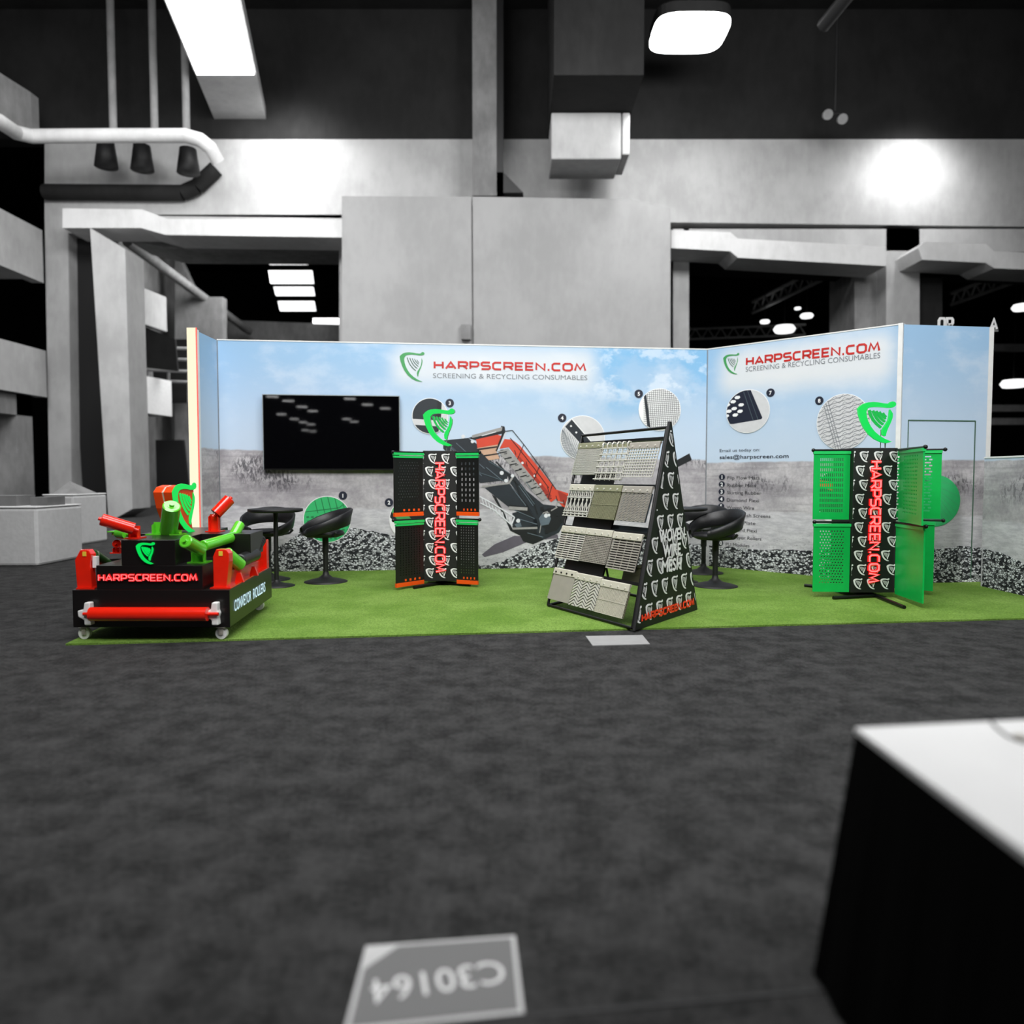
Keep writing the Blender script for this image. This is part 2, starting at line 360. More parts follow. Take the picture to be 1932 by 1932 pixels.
def text(b, s, x, z, W, H, y, bold=0.0, align='l', shear=0.0):
    """lettering with its ink fitted to width W (or natural when None); cap height H"""
    vs, fs = text_data(s, bold); x0 = min(v[0] for v in vs); x1 = max(v[0] for v in vs)
    sz = H / .73; sx = sz if W is None else W / (x1 - x0); ww = (x1 - x0) * sx
    ox = x if align == 'l' else x - ww / 2
    b.add([(ox + (v[0] - x0) * sx + shear * v[1] * sz, y, z + v[1] * sz) for v in vs], fs); return ww

# =============================================================== THE HALL
def pxpoly(b, pts, Y, depth):
    P = [at_y(px, py, Y) for px, py in pts]
    b.prism([(p.x, p.z) for p in P], Y, Y + depth)
b = B(); b.box(-70, 70, -170, 46, -.1, 0); struct(b.obj('floor', M_carpet))
b = B(); b.box(-70, 70, -170, 46, 13.2, 13.4); struct(b.obj('ceiling', M_ceil))
YW = 20.0
b = B()
for q in ([(84, 262), (2300, 262), (2300, 432), (84, 405)], [(84, 405), (128, 405), (136, 965), (94, 965)],
          [(128, 405), (650, 405), (650, 452), (128, 440)], [(640, 432), (1270, 432), (1270, 965), (640, 965)],
          [(1262, 432), (1300, 432), (1300, 965), (1262, 965)], [(1672, 432), (1735, 432), (1735, 965), (1672, 965)],
          [(1290, 432), (2300, 432), (2300, 478), (1290, 470)]):
    pxpoly(b, q, YW, .5)
struct(b.obj('wall_back', M_conc))
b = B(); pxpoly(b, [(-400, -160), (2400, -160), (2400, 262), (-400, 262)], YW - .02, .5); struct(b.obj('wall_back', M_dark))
# closing boxes behind the openings
b = B(); b.box(-70, 70, -170.3, -170, 0, 13.2); struct(b.obj('wall_front', M_conc2))
b = B(); b.box(-30, 30, 45, 45.3, 0, 13.2); struct(b.obj('wall_back', M_ceil))
b = B(); b.box(29.7, 30, -30, 46, 0, 13.2); struct(b.obj('wall_right', M_dark))
b = B(); b.box(-30, -29.7, -30, 46, 0, 13.2); struct(b.obj('wall_left', M_dark))
# deep reveals of the openings
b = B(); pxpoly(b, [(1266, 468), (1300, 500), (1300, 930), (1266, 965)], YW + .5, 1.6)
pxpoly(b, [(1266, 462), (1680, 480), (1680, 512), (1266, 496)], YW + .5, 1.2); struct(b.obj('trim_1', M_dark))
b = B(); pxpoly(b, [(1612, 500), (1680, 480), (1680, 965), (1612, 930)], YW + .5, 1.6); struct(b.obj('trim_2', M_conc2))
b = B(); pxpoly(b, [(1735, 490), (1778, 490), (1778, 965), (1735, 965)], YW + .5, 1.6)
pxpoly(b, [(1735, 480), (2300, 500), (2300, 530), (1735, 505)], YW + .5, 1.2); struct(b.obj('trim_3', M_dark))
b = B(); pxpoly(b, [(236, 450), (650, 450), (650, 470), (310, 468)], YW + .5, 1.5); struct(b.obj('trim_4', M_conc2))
# lintels with the stepped edge
def lintel(name, pts, Y=18.9, d=1.1):
    b = B(); pxpoly(b, pts, Y, d); return struct(b.obj(name, M_lint))
lintel('trim_5', [(118, 393), (268, 395), (316, 413), (645, 415), (645, 448), (312, 443), (266, 430), (118, 430)])
lintel('trim_6', [(1266, 434), (1378, 438), (1392, 450), (1672, 465), (1672, 502), (1392, 486), (1378, 474), (1266, 468)])
lintel('trim_7', [(1732, 468), (1745, 456), (1860, 460), (1876, 474), (2200, 486), (2200, 520), (1876, 506), (1860, 496), (1740, 490)])
# pillar inside the left opening
b = B(); pxpoly(b, [(170, 430), (236, 470), (250, 960), (205, 985)], 18.2, .9); struct(b.obj('wall_pier', M_conc))
b = B(); pxpoly(b, [(124, 432), (176, 432), (212, 985), (160, 985)], 20.4, .2); struct(b.obj('trim_8', M_black))
# big grey sliding partition
b = B(); pxpoly(b, [(645, 370), (889, 371), (893, 965), (645, 965)], 18.6, .35); pxpoly(b, [(892, 371), (1190, 376), (1265, 393), (1265, 965), (896, 965)], 18.6, .35)
pxpoly(b, [(645, 380), (1265, 400), (1265, 965), (645, 965)], 18.7, .3)
part_ = struct(b.obj('wall_partition', M_panel))
b = B(); pxpoly(b, [(870, 612), (888, 612), (888, 640), (870, 640)], 18.45, .14)
tag(b.obj('exit_lamp_box', M_conc2), 'small grey box fixed on the pale partition above the booth', 'wall box')

# rooms seen through the left opening
def slab(b, px0, Y0, px1, Y1, z0, z1, t=.25):
    p = Vector(((px0 - 966) / F * Y0, Y0)); q = Vector(((px1 - 966) / F * Y1, Y1)); d = (q - p).normalized(); n = Vector((-d.y, d.x)) * t
    b.ext([(p.x, p.y), (q.x, q.y), (q.x + n.x, q.y + n.y), (p.x + n.x, p.y + n.y)], z0, z1)
M_par = mat('white_parapet', (232, 232, 232), .7)
b = B(); slab(b, 238, 22, 322, 24.3, 5.7, 6.8); tag(b.obj('balcony_parapet', M_conc), 'upper pale balcony parapet seen through the left doorway', 'balcony', 'balconies of the neighbouring hall')
b = B(); slab(b, 240, 22, 328, 24.2, 2.96, 4.1, 1.3); tag(b.obj('balcony_parapet', M_par), 'bright white lower balcony parapet seen through the left doorway', 'balcony', 'balconies of the neighbouring hall')
b = B(); pxpoly(b, [(325, 600), (655, 612), (655, 940), (325, 940)], 33, .3); pxpoly(b, [(330, 470), (372, 560), (420, 560), (420, 940), (330, 940)], 27, .4); struct(b.obj('wall_side', M_conc2))
b = B(); slab(b, 235, 23.0, 345, 30, 0, 13, .3); struct(b.obj('wall_left', M_conc2))
b = B(); pxpoly(b, [(275, 830), (345, 830), (360, 975), (275, 975)], 26.4, .15); struct(b.obj('door_1', M_black))
b = B(); pxpoly(b, [(245, 605), (330, 640), (335, 700), (245, 690)], 23.6, .1)
struct(b.obj('trim_9', M_dark))
st = thing('stair_railing', 'pale horizontal stair railing behind the left doorway', 'railing')
for i, y in enumerate((655, 676, 698, 718)):
    b = B(); p = at_y(276, y, 25); q = at_y(360, y + 3, 25); b.cyl(p, q, .05, n=8); b.obj('rail', M_conc, st)
for x in (278, 318, 356):
    b = B(); p = at_y(x, 640, 25.1); q = at_y(x, 760, 25.1); b.cyl(p, q, .05, n=8); b.obj('post', M_conc, st)
b = B(); pxpoly(b, [(278, 640), (362, 640), (362, 760), (278, 760)], 26.3, .1); struct(b.obj('trim_10', M_dark))
# lamps in neighbouring hall
for i, (x0, x1, y, h) in enumerate([(500, 568, 465, 5), (503, 576, 490, 8), (506, 588, 522, 12), (516, 590, 549, 8), (524, 592, 577, 9)]):
    b = B(); pxpoly(b, [(x0, y - h), (x1, y - h), (x1 + 3, y + h), (x0 + 4, y + h)], 24 + 2.0 * i, .12)
    tag(b.obj('ceiling_panel_light', E_lampd), ['topmost', 'second from top', 'largest middle', 'fourth from top', 'lowest'][i] + ' glowing panel in the lamp row behind the left doorway', 'ceiling light', 'panel lights of the neighbouring hall')
b = B(); pxpoly(b, [(590, 600), (655, 600), (655, 612), (590, 610)], 30, .1); tag(b.obj('strip_light', E_lampd), 'thin horizontal strip light low behind the left doorway', 'ceiling light')
b = B(); p = at_y(240, 455, 21.5); q = at_y(470, 625, 32); b.cyl(p, q, .16, n=8); tag(b.obj('ceiling_beam', M_conc2), 'grey beam running back diagonally behind the left doorway', 'beam')
# trusses and lamps behind right openings
def truss(px0, py0, px1, py1, Y0, Y1, label, r=.07):
    t = thing('ceiling_truss', label, 'truss', group='roof trusses behind the right doorways')
    a = at_y(px0, py0, Y0); c = at_y(px1, py1, Y1); dz = Vector((0, 0, .45))
    for k, o in enumerate((Vector((0, 0, 0)), dz)): b = B(); b.cyl(a + o, c + o, r, n=8); b.obj('chord', M_conc, t)
    n = 9; b = B()
    for i in range(n):
        p = a.lerp(c, i / n); q = a.lerp(c, (i + .5) / n) + dz; e = a.lerp(c, (i + 1) / n); b.cyl(p, q, r * .5, n=6); b.cyl(q, e, r * .5, n=6)
    b.obj('lattice', M_conc, t)
truss(1420, 590, 1600, 505, 32, 24, 'lit lattice truss rising to the right in the first right doorway')
truss(1795, 575, 1990, 505, 30, 24, 'lattice truss in the far right doorway')
truss(1300, 640, 1520, 632, 34, 33, 'low level truss just above the booth wall', .05)
for i, (x, y, r_, Y) in enumerate([(1443, 607, 9, 30), (1480, 621, 20, 30), (1505, 582, 6, 33), (1522, 596, 12, 32), (1928, 580, 17, 28), (1912, 724, 22, 30)]):
    b = B(); p = at_y(x, y, Y); rr = r_ / F * Y; hs = B(); hs.cyl((p.x, p.y, p.z + .36 * rr), (p.x, p.y, 13.19), .015, n=6)
    b.rev((p.x, p.y, p.z), [(rr * .2, .35 * rr), (rr * .8, .3 * rr), (rr, 0), (rr * .8, -.3 * rr), (rr * .2, -.36 * rr)], 20)
    lt_ = thing('hanging_lamp', '', 'hanging lamp'); b.obj('lamp_glass', E_lampd, lt_); hs.obj('stem', M_black, lt_)
    tag(lt_, ['small round lamp left of the oval one in the first right doorway', 'wide oval lamp just above the booth wall in the right doorway', 'tiniest faint lamp near the truss in the right doorway', 'small flat lamp right of the truss in the right doorway', 'bright lamp at the right picture edge above the booth closet', 'low oval lamp at the right picture edge beside the closet'][i], 'hanging lamp')
for i, y in enumerate((655, 770, 795)):
    b = B(); p = at_y(1868, y, 27); q = at_y(2100, y - 4, 27); b.box(p.x, q.x, 27, 27.3, p.z - .12, p.z + .12)
    tag(b.obj('steel_beam', M_conc2), ['upper', 'middle', 'lower'][i] + ' grey horizontal beam right of the booth closet', 'beam')

# left side of the hall: galleries
b = B(); b.box(-15, -13.3, -20, 19.9, 0, 1.2); struct(b.obj('trim_12', M_dark)); b = B(); b.box(-15.3, -15, -20, 19.9, 0, 12.8); struct(b.obj('wall_left', M_conc2))
for k, (z0, z1) in enumerate(((6.05, 7.4), (3.09, 4.3))):
    b = B(); b.box(-12.5, -12.2, -4, 19.6, z0, z1); b.box(-14.9, -12.5, -4, 19.2, z0, z0 + .25)
    tag(b.obj('gallery_parapet', M_conc), ['upper pale gallery parapet along the left hall wall', 'lower pale gallery parapet along the left hall wall'][k], 'balcony')
b = B(); b.box(-14, -12.35, 10, 19.2, 0, 1.6); b.box(-14, -12.35, 18.6, 19.2, 1.6, 3.08); b.box(-14, -12.35, 17.4, 19.2, 2.55, 3.08); struct(b.obj('wall_left', M_conc2))
b = B(); p = at_y(0, 168, 17); q = at_y(60, 245, 18.6); b.ext([(p.x - .6, p.y), (q.x, q.y), (q.x, q.y + .3), (p.x - .6, p.y + .3)], q.z - .1, q.z + .9)
tag(b.obj('duct_hood', M_conc2), 'grey slanting duct hood at the left edge above the pipe', 'duct')
# pipe loop
t = thing('air_pipe', 'thick pale pipe running to a rounded corner above the left doorway', 'pipe')
b = B(); P = [(-60, 205, 15), (0, 230, 16.4), (30, 250, 17.4), (60, 257, 17.8), (200, 256, 17.8), (350, 256, 17.8), (378, 264, 17.8), (398, 280, 17.9), (412, 305, 18.1)]
b.tube([at_y(*p) for p in P], .16, 14)
for p in P[1:-1]: c = at_y(*p); b.rev((c.x, c.y, c.z), [(.01, .16), (.08, .14), (.14, .08), (.16, 0), (.14, -.08), (.08, -.14), (.01, -.16)], 14)
b.obj('pipe', M_lint, t)
for x in (107, 146, 176): b = B(); c = at_y(x * 2 - 0, 250, 18); b.cyl((c.x, c.y, c.z), (c.x, c.y, 13.19), .09, n=8); b.obj('hanger', M_conc2, t)
b = B(); P = [(84, 362, 19.83), (345, 364, 19.83), (372, 352, 19.83), (408, 318, 19.83)]; b.tube([at_y(*p) for p in P], .2, 12)  # dark tube shapes the shadow of the pale pipe on the wall
tag(b.obj('pipe_shadow', M_dark), 'dark tube added as the shadow below the pale pipe above the left doorway', 'painted shadow')
for i, x in enumerate((200, 268, 355)):
    b = B(); c = at_y(x, 292 + i * 6, 19.1); b.rev((c.x, c.y, c.z), [(.05, .35), (.2, .3), (.24, 0), (.28, -.3), (.1, -.36)], 18)
    tag(b.obj('high_bay_lamp', M_black), ['leftmost dark unlit lamp hanging below the pale pipe', 'middle dark unlit lamp hanging below the pale pipe', 'dark unlit lamp at the rounded end of the pale pipe'][i], 'lamp', 'unlit lamps below the pipe')
# ceiling trough light at the left
t = thing('light_trough', 'long ceiling trough with a blazing white near end, upper left', 'ceiling light')
z = 10.4; A = [at_z(310, 0, z), at_z(455, 0, z), at_z(503, 231, z), at_z(407, 231, z)]
ext0 = lambda k: (A[0].lerp(A[3], k), A[1].lerp(A[2], k))
b = B(); p0, p1 = ext0(-.4); b.ext([(p0.x, p0.y), (p1.x, p1.y), (A[2].x, A[2].y), (A[3].x, A[3].y)], z, z + .3); b.obj('housing', M_conc, t)
l0, l1 = ext0(-.4); c0, c1 = ext0(.52); b = B(); b.ext([(l0.x + .05, l0.y), (l1.x - .05, l1.y), (c1.x - .05, c1.y), (c0.x + .05, c0.y)], z - .05, z); b.obj('diffuser', E_lamp, t)
t = thing('high_bay_lamp', 'bright oblong lamp alone on the black ceiling, upper right', 'ceiling light')
c = at_z(1300, 66, 11); pts = []
for i in range(28):
    a = 2 * math.pi * i / 28; cx = abs(math.cos(a)) ** .5 * math.copysign(1, math.cos(a)); sy = abs(math.sin(a)) ** .5 * math.copysign(1, math.sin(a)); pts.append((c.x + .84 * cx, c.y + .75 * sy))
b = B(); b.ext(pts, 11, 11.06); b.obj('diffuser', E_lamp, t)
b = B(); b.ext([(x, y) for x, y in pts], 11.06, 11.3); b.cyl((c.x, c.y, 11.3), (c.x, c.y, 13.19), .03, n=8); b.obj('housing', M_dark, t)
# vertical column, ducts
b = B(); p = at_y(893, 370, 19.2); q = at_y(938, 370, 19.2); b.box(p.x, q.x, 18.9, 19.4, p.z - .1, 13.2); tag(b.obj('riser_duct', M_conc2), 'narrow grey vertical riser above the partition seam', 'duct')
b = B(); p = at_y(936, 372, 19.2); q = at_y(950, 372, 19.2); b.box(p.x + .02, q.x, 18.9, 19.4, p.z, 13.2)
b.prism([(p.x + .02, p.z), (q.x + .5, p.z), (q.x, p.z + .5), (p.x + .02, p.z + .5)], 18.9, 19.4); tag(b.obj('riser_pipe', M_black), 'thin black vertical pipe right beside the grey riser', 'pipe')
t = thing('air_duct', 'square grey air duct with a pale open elbow above the partition', 'duct')
b = B(); p = at_y(1040, 300, 17.6); q = at_y(1172, 300, 17.6); top = at_y(1040, 212, 17.6).z; b.box(p.x, q.x, 17.6, 18.8, p.z, top); b.box(q.x + .02, q.x + .2, 17.6, 18.8, p.z + .1, top); b.obj('elbow', M_conc, t, .03)
b = B(); b.box(p.x - .03, q.x + .23, 16.0, 18.9, top, top + 3.2); b.obj('shaft', M_dark, t)  # dark colour stands in for the unlit underside of the duct
b = B(); p = at_y(1552, 50, 15); q = at_y(1625, -40, 14); b.cyl(p, q, .13, n=8); tag(b.obj('hanger_arm', M_black), 'short black slanting arm hanging at the top right ceiling', 'hanger')
t = thing('twin_spotlight', 'small pair of dim spotlights on the dark ceiling, right side', 'spotlight')
for dx in (1562, 1590):
    b = B(); p = at_y(dx, 216 + (dx - 1562) * .3, 18.5); b.cyl(p, p + Vector((.05, .25, .1)), .12, .09, 14); b.obj('lamp_head', M_conc2, t)
b = B(); p = at_y(1576, 208, 18.6); b.cyl(p, (p.x, p.y, 13.19), .03, n=8); q = at_y(1562, 212, 18.6); r_ = at_y(1592, 216, 18.6); b.cyl(q, r_, .03, n=8); b.obj('stem', M_black, t)
# draped tables at the far left
M_cloth = mat('white_tablecloth', (205, 205, 205), .8, bump=.3)
def draped(fr_px, w_, d_, h, label):
    p = ground(*fr_px); t = thing('draped_table', label, 'table', p)
    b = B(); b.box(0, w_, 0, d_, .0, h - .02); b.obj('skirt', M_cloth, t, .03)
    b = B(); b.box(0, w_, 0, d_, h - .02, h); b.obj('tabletop', M_cloth, t, .01); return p
p = draped((-70, 1068), .86, .9, .68, 'nearer white draped table at the left edge of the hall')
for i, (x, y, w_, h) in enumerate(((.1, .2, .4, .12), (.6, .3, .2, .1))):
    b = B(); b.box(x, x + w_, y, y + .35, .68, .68 + h); o = tag(b.obj('storage_box', M_conc2), ['wide grey box lying on the nearer draped table', 'small grey box on the right end of the nearer draped table'][i], 'box'); o.location = p
p2 = draped((82, 1030), .46, .9, .76, 'farther white draped table beside the left pier')
b = B(); b.add([(.03, .2, .76), (.43, .2, .76), (.43, .7, .76), (.03, .7, .76), (.15, .45, .95)], [(0, 1, 2, 3), (0, 4, 1), (1, 4, 2), (2, 4, 3), (3, 4, 0)]); o = tag(b.obj('cloth_heap', M_conc2), 'grey peaked cloth heap on the farther draped table', 'cloth'); o.location = p2

# =============================================================== THE BOOTH
H = 2.44
TL = at_z(409, 642, H); TC = at_z(1335, 660, H); TR_ = at_z(1704, 612, H); TE = at_z(1867, 617, H); TLED = at_z(366, 622, H)
def wall_frame(a, b_): return Frame((a.x, a.y, 0), math.atan2(b_.y - a.y, b_.x - a.x)), (Vector((b_.x - a.x, b_.y - a.y))).length
FB, LB = wall_frame(TL, TC)       # back wall
FR, LR = wall_frame(TC, TR_)      # right wall
FC, LC = wall_frame(TR_, TE)      # closet front
FL, LL = wall_frame(TLED, TL)     # short left wall
g0 = ground(1850, 1108); g1 = ground(2120, 1170); FW, LW = wall_frame(g0, g1)
# turf
b = B(); fl = ground(124, 1218); fr = ground(1932, 1169); fdir = (fr - fl).normalized()
e1 = fl + fdir * 8.6; back = Vector((-fdir.y, fdir.x, 0)) * 4.2
b.ext([(fl.x, fl.y), (e1.x, e1.y), (e1.x + back.x, e1.y + back.y), (fl.x + back.x + .05, fl.y + back.y)], 0, .012)
turf = tag(b.obj('turf_carpet', M_turf), 'bright green artificial turf laid under the whole booth', 'carpet')
T0 = .012

def disc_px(b, fr, px, py, r, y, ry=None, win=None):
    cx, cz = fr.P(px, py); x1, _ = fr.P(px + r, py); _, z1 = fr.P(px, py - (ry or r)); b.disc(cx, cz, x1 - cx, z1 - cz, y, y + .001)
def circ_win(fr, px, py, r, ry=None):
    cx, cz = fr.P(px, py); x1, _ = fr.P(px + r, py); _, z1 = fr.P(px, py - (ry or r)); return circle(cx, cz, x1 - cx, z1 - cz)
def bullet(par, fr, px, py, num, r=8):
    b = B(); disc_px(b, fr, px, py, r, -.004); o = b.obj('number_dot', M_navy, par)
    b = B(); cx, cz = fr.P(px, py + 3.6); _, z1 = fr.P(px, py - 3.6); text(b, num, cx, cz, None, z1 - cz, -.0052, .03, 'c'); b.obj('number', M_print, o)
def px_poly(b, fr, pts, y, win=None, t=.001):
    P = [fr.P(*p) for p in pts]
    a = sum(P[i][0] * P[(i + 1) % len(P)][1] - P[(i + 1) % len(P)][0] * P[i][1] for i in range(len(P)))
    if win: P = clip(P, win)
    b.prism(P, y, y + t)
def px_line(b, fr, pts, wpx, y, win=None):
    """stroke through pixel points, width in pixels"""
    for (x0, y0), (x1, y1) in zip(pts, pts[1:]):
        d = Vector((x1 - x0, y1 - y0)); L_ = d.length
        if L_ < .01: continue
        n = Vector((-d.y, d.x)) / L_ * wpx / 2
        px_poly(b, fr, [(x0 + n.x, y0 + n.y), (x1 + n.x, y1 + n.y), (x1 - n.x, y1 - n.y), (x0 - n.x, y0 - n.y)], y, win)

hx, hz = FB.P(905, 690)
W1 = fthing('display_wall', 'long back booth wall printed with a quarry, machine and red lettering', 'display wall', FB)
b = B(); b.box(0, LB, 0, .06, T0, H)
zhl = FB.P(420, 848)[1]; zhr = FB.P(1330, 868)[1]
halo1 = [(FB.P(935, 690)[0], FB.P(935, 692)[1], .95, .06, .75)]
b.obj('printed_panel', mural_mat('quarry_print_back', zhl, FB.P(640, 955)[1], halo1, slope=(zhr - zhl) / LB, blue=(3.5, 4.3), patch=[(.36, 1.1, .34), (.62, .98, .26), (3.3, 1.05, .3)]), W1)
b = B(); b.box(0, LB, -.004, .064, H, H + .012); b.obj('top_rail', M_white, W1)
b = B(); b.box(-.004, .008, -.006, 0, T0, H); b.box(LB - .006, LB + .004, -.006, 0, T0, H); b.obj('corner_seam', M_grey, W1)
# gravel heaps (printed)
def jag(pts, n=5, amp=2.2):
    out = []
    for p, q in zip(pts, pts[1:]):
        for i in range(n): k = i / n; out.append((p[0] + (q[0] - p[0]) * k, p[1] + (q[1] - p[1]) * k + random.uniform(-amp, amp)))
    return out + [pts[-1]]
b = B()
px_poly(b, FB, jag([(505, 1062), (518, 1036), (548, 1020), (569, 1001), (612, 998), (674, 998), (723, 1006), (758, 1017), (830, 1040), (905, 1066)]) + [(905, 1076), (505, 1083)], -.002)
px_poly(b, FB, jag([(905, 1068), (950, 1058), (985, 1040), (1012, 1028), (1060, 1012), (1110, 1008), (1200, 1016), (1270, 1022), (1334, 1030)]) + [(1334, 1069), (905, 1075)], -.002)
b.obj('printed_gravel', GRAVEL, W1)
b = B(); stroke_text(b, 'HARPSCREEN.COM', FB.P(820, 695)[0], FB.P(820, 695)[1], FB.P(1106, 695)[0] - FB.P(820, 695)[0] - .01, .072, .021, -.003, -.001); b.obj('brand_lettering', M_redp, W1)
b = B(); x0, z0 = FB.P(817, 713); x1, _ = FB.P(1108, 713); text(b, 'SCREENING & RECYCLING CONSUMABLES', x0, z0, x1 - x0, .054, -.003, -.004); b.obj('tagline_lettering', M_grey, W1)
def wall_harp(par, fr, px, py, ytop):
    x, z = fr.P(px, py); h = fr.P(px, ytop)[1] - z
    b = B(); harp(b, x, z, h, -.003, -.001, strings=False); b.obj('harp_outline', M_greenp, par)
    b = B(); harp(b, x, z, h, -.003, -.001, body=False); b.obj('harp_strings', M_greenpd, par)
wall_harp(W1, FB, 754, 720, 664)
# printed machine
def c4(x, y): return (820 + x / 3.715, 720 + y / 3.715)
def mpoly(b, pts, y=-.002, win=None): px_poly(b, FB, [c4(*p) for p in pts], y, win)
def mline(b, pts, wd, y=-.003): px_line(b, FB, [c4(*p) for p in pts], wd / 3.715, y)
P_dark = mat('dark_machine_print', (30, 37, 44), .5, var=.4, scale=9); P_dark2 = mat('black_machine_print', (16, 19, 23), .5, var=.3, scale=9); P_or = mat('orange_machine_print', (204, 66, 42), .5, var=.12, scale=6)
P_or2 = mat('deep_orange_machine_print', (156, 46, 32), .5); P_be = mat('beige_machine_print', (196, 158, 132), .5); P_gy = mat('grey_machine_print', (150, 148, 146), .5, var=.25, scale=20); P_sh = mat('machine_shadow_print', (92, 86, 98), .6, var=.2, scale=12)
P_lt = mat('pale_machine_print', (214, 216, 220), .5); P_st = mat('slate_machine_print', (70, 84, 92), .5, var=.2, scale=9)
G = lambda name, fn, m: (lambda b: (fn(b), b.obj(name, m, MP)))(B())
MP = B(); MP.box(-.001, .001, -.001, .001, 0, .002)
MP = W1
G('machine_printed_shadow', lambda b: mpoly(b, [(330, 1212), (420, 1140), (560, 1080), (660, 1085), (860, 1070), (870, 1095), (660, 1120), (480, 1196), (350, 1230)], -.0015), P_sh)  # shadow of the machine on the ground, printed into the mural
def _boom(b):
    mpoly(b, [(60, 412), (235, 395), (300, 440), (400, 560), (520, 640), (505, 690), (320, 712), (150, 560), (60, 470)])
    mpoly(b, [(350, 745), (520, 712), (640, 850), (712, 960), (730, 1030), (545, 1032), (545, 920), (640, 900), (520, 880)])
    mpoly(b, [(510, 640), (560, 655), (640, 760), (760, 860), (935, 880), (930, 960), (870, 1060), (760, 1110), (640, 1095), (560, 1045), (700, 1000), (640, 860), (520, 700)])
G('machine_body', _boom, P_dark)
def _blk(b):
    mpoly(b, [(400, 790), (430, 808), (545, 1030), (700, 1040), (760, 1110), (690, 1140), (620, 1120), (600, 1080), (530, 1045), (480, 930)], -.003)
    mpoly(b, [(760, 900), (850, 880), (925, 880), (925, 940), (860, 1040), (800, 1060), (740, 1000)], -.003)
    mpoly(b, [(235, 395), (480, 320), (495, 360), (440, 372), (290, 412)], -.003)
    mpoly(b, [(465, 310), (490, 315), (495, 345), (440, 490), (425, 486), (470, 370)], -.004)
    mpoly(b, [(520, 860), (650, 880), (700, 960), (560, 900)], -.003)
    mline(b, [(430, 560), (560, 700), (690, 830), (720, 930)], 10, -.004); mline(b, [(560, 690), (600, 800), (660, 900)], 9, -.004)
    mpoly(b, [(1680, 560), (1785, 503), (1802, 548), (1695, 604)], -.003)
G('machine_dark_parts', _blk, P_dark2)
def _or(b):
    mpoly(b, [(290, 405), (440, 372), (468, 380), (445, 440), (300, 466)], -.004)
    mpoly(b, [(455, 470), (490, 402), (545, 408), (600, 450), (735, 610), (850, 755), (940, 785), (932, 885), (895, 875), (850, 820), (815, 845), (775, 790), (640, 620), (520, 460)], -.004)
G('machine_orange_panels', _or, P_or)
G('machine_orange_undersides', lambda b: (mpoly(b, [(575, 520), (600, 530), (820, 800), (800, 830), (740, 740), (640, 610)], -.005), mpoly(b, [(860, 762), (935, 800), (915, 870), (885, 850)], -.005)), P_or2)
G('machine_hopper_underside', lambda b: (mpoly(b, [(296, 466), (445, 440), (432, 486), (455, 540), (380, 552)], -.004)), P_be)
def _gy(b):
    mpoly(b, [(262, 376), (475, 318), (470, 345), (262, 396)], -.005)
    mpoly(b, [(440, 488), (515, 466), (800, 810), (760, 832)], -.0045)
    mline(b, [(545, 600), (690, 770), (760, 830)], 10, -.005); mline(b, [(330, 735), (520, 712), (560, 650)], 13, -.005)
    mline(b, [(545, 1030), (720, 1025)], 14, -.005); mline(b, [(520, 885), (650, 893)], 22, -.005)
    mline(b, [(770, 930), (860, 880)], 8, -.006); mline(b, [(735, 1060), (760, 920), (810, 905)], 6, -.006); mline(b, [(850, 880), (860, 840), (900, 850)], 9, -.006)
G('machine_grey_parts', _gy, P_gy)
G('machine_conveyor_rungs', lambda b: [mline(b, [(452 + 37 * i, 500 + 42 * i), (505 + 35 * i, 492 + 41 * i)], 8, -.006) for i in range(8)], P_dark2)
def _lt(b):
    mline(b, [(330, 380), (430, 352)], 6, -.006); mline(b, [(440, 490), (500, 355)], 7, -.006); mline(b, [(316, 805), (400, 850), (560, 950), (540, 1000)], 9, -.004); mline(b, [(320, 850), (420, 900), (545, 1010)], 8, -.004)
    for x, y, r in ((200, 385, 14), (265, 420, 12), (470, 640, 14), (545, 660, 12), (500, 695, 13), (615, 570, 9), (700, 660, 8), (740, 720, 8), (780, 940, 14), (800, 935, 10), (585, 975, 14)):
        disc_px(b, FB, *c4(x, y), r / 3.715, -.0065)
    for i in range(9): mline(b, [(330 + 24 * i, 812 + 17 * i), (345 + 24 * i, 866 + 17 * i)], 5, -.005)
G('machine_pale_details', _lt, P_lt)
def _rail(b):
    for L_ in ([(478, 350), (545, 342), (625, 440), (735, 590), (850, 755)], [(625, 440), (580, 545)], [(735, 590), (690, 700)], [(825, 720), (795, 820)], [(530, 395), (590, 470), (700, 610), (800, 745)]): mline(b, L_, 5, -.007)
G('machine_railing', _rail, P_dark2)
G('machine_small_lines', lambda b: [mline(b, [(100, 440), (320, 640), (500, 700)], 5, -.006), mline(b, [(380, 560), (520, 640)], 6, -.006), mline(b, [(600, 720), (700, 860)], 6, -.006)], P_st)
P_mid = mat('mid_blue_grey_machine_print', (92, 104, 114), .5, var=.25, scale=16)
def _mid(b):
    for L_ in ([(110, 460), (330, 660)], [(150, 430), (350, 610)], [(360, 600), (470, 690)], [(540, 740), (640, 870)], [(590, 730), (690, 870)], [(560, 900), (700, 960)], [(580, 960), (720, 1000)], [(650, 1060), (760, 1090)], [(640, 700), (680, 760)]): mline(b, L_, 5, -.0062)
    mpoly(b, [(730, 960), (750, 930), (800, 925), (815, 960), (800, 1000), (745, 1010)], -.0062); mpoly(b, [(560, 1000), (600, 985), (610, 1015), (575, 1022)], -.0062)
G('machine_mid_tones', _mid, P_mid)
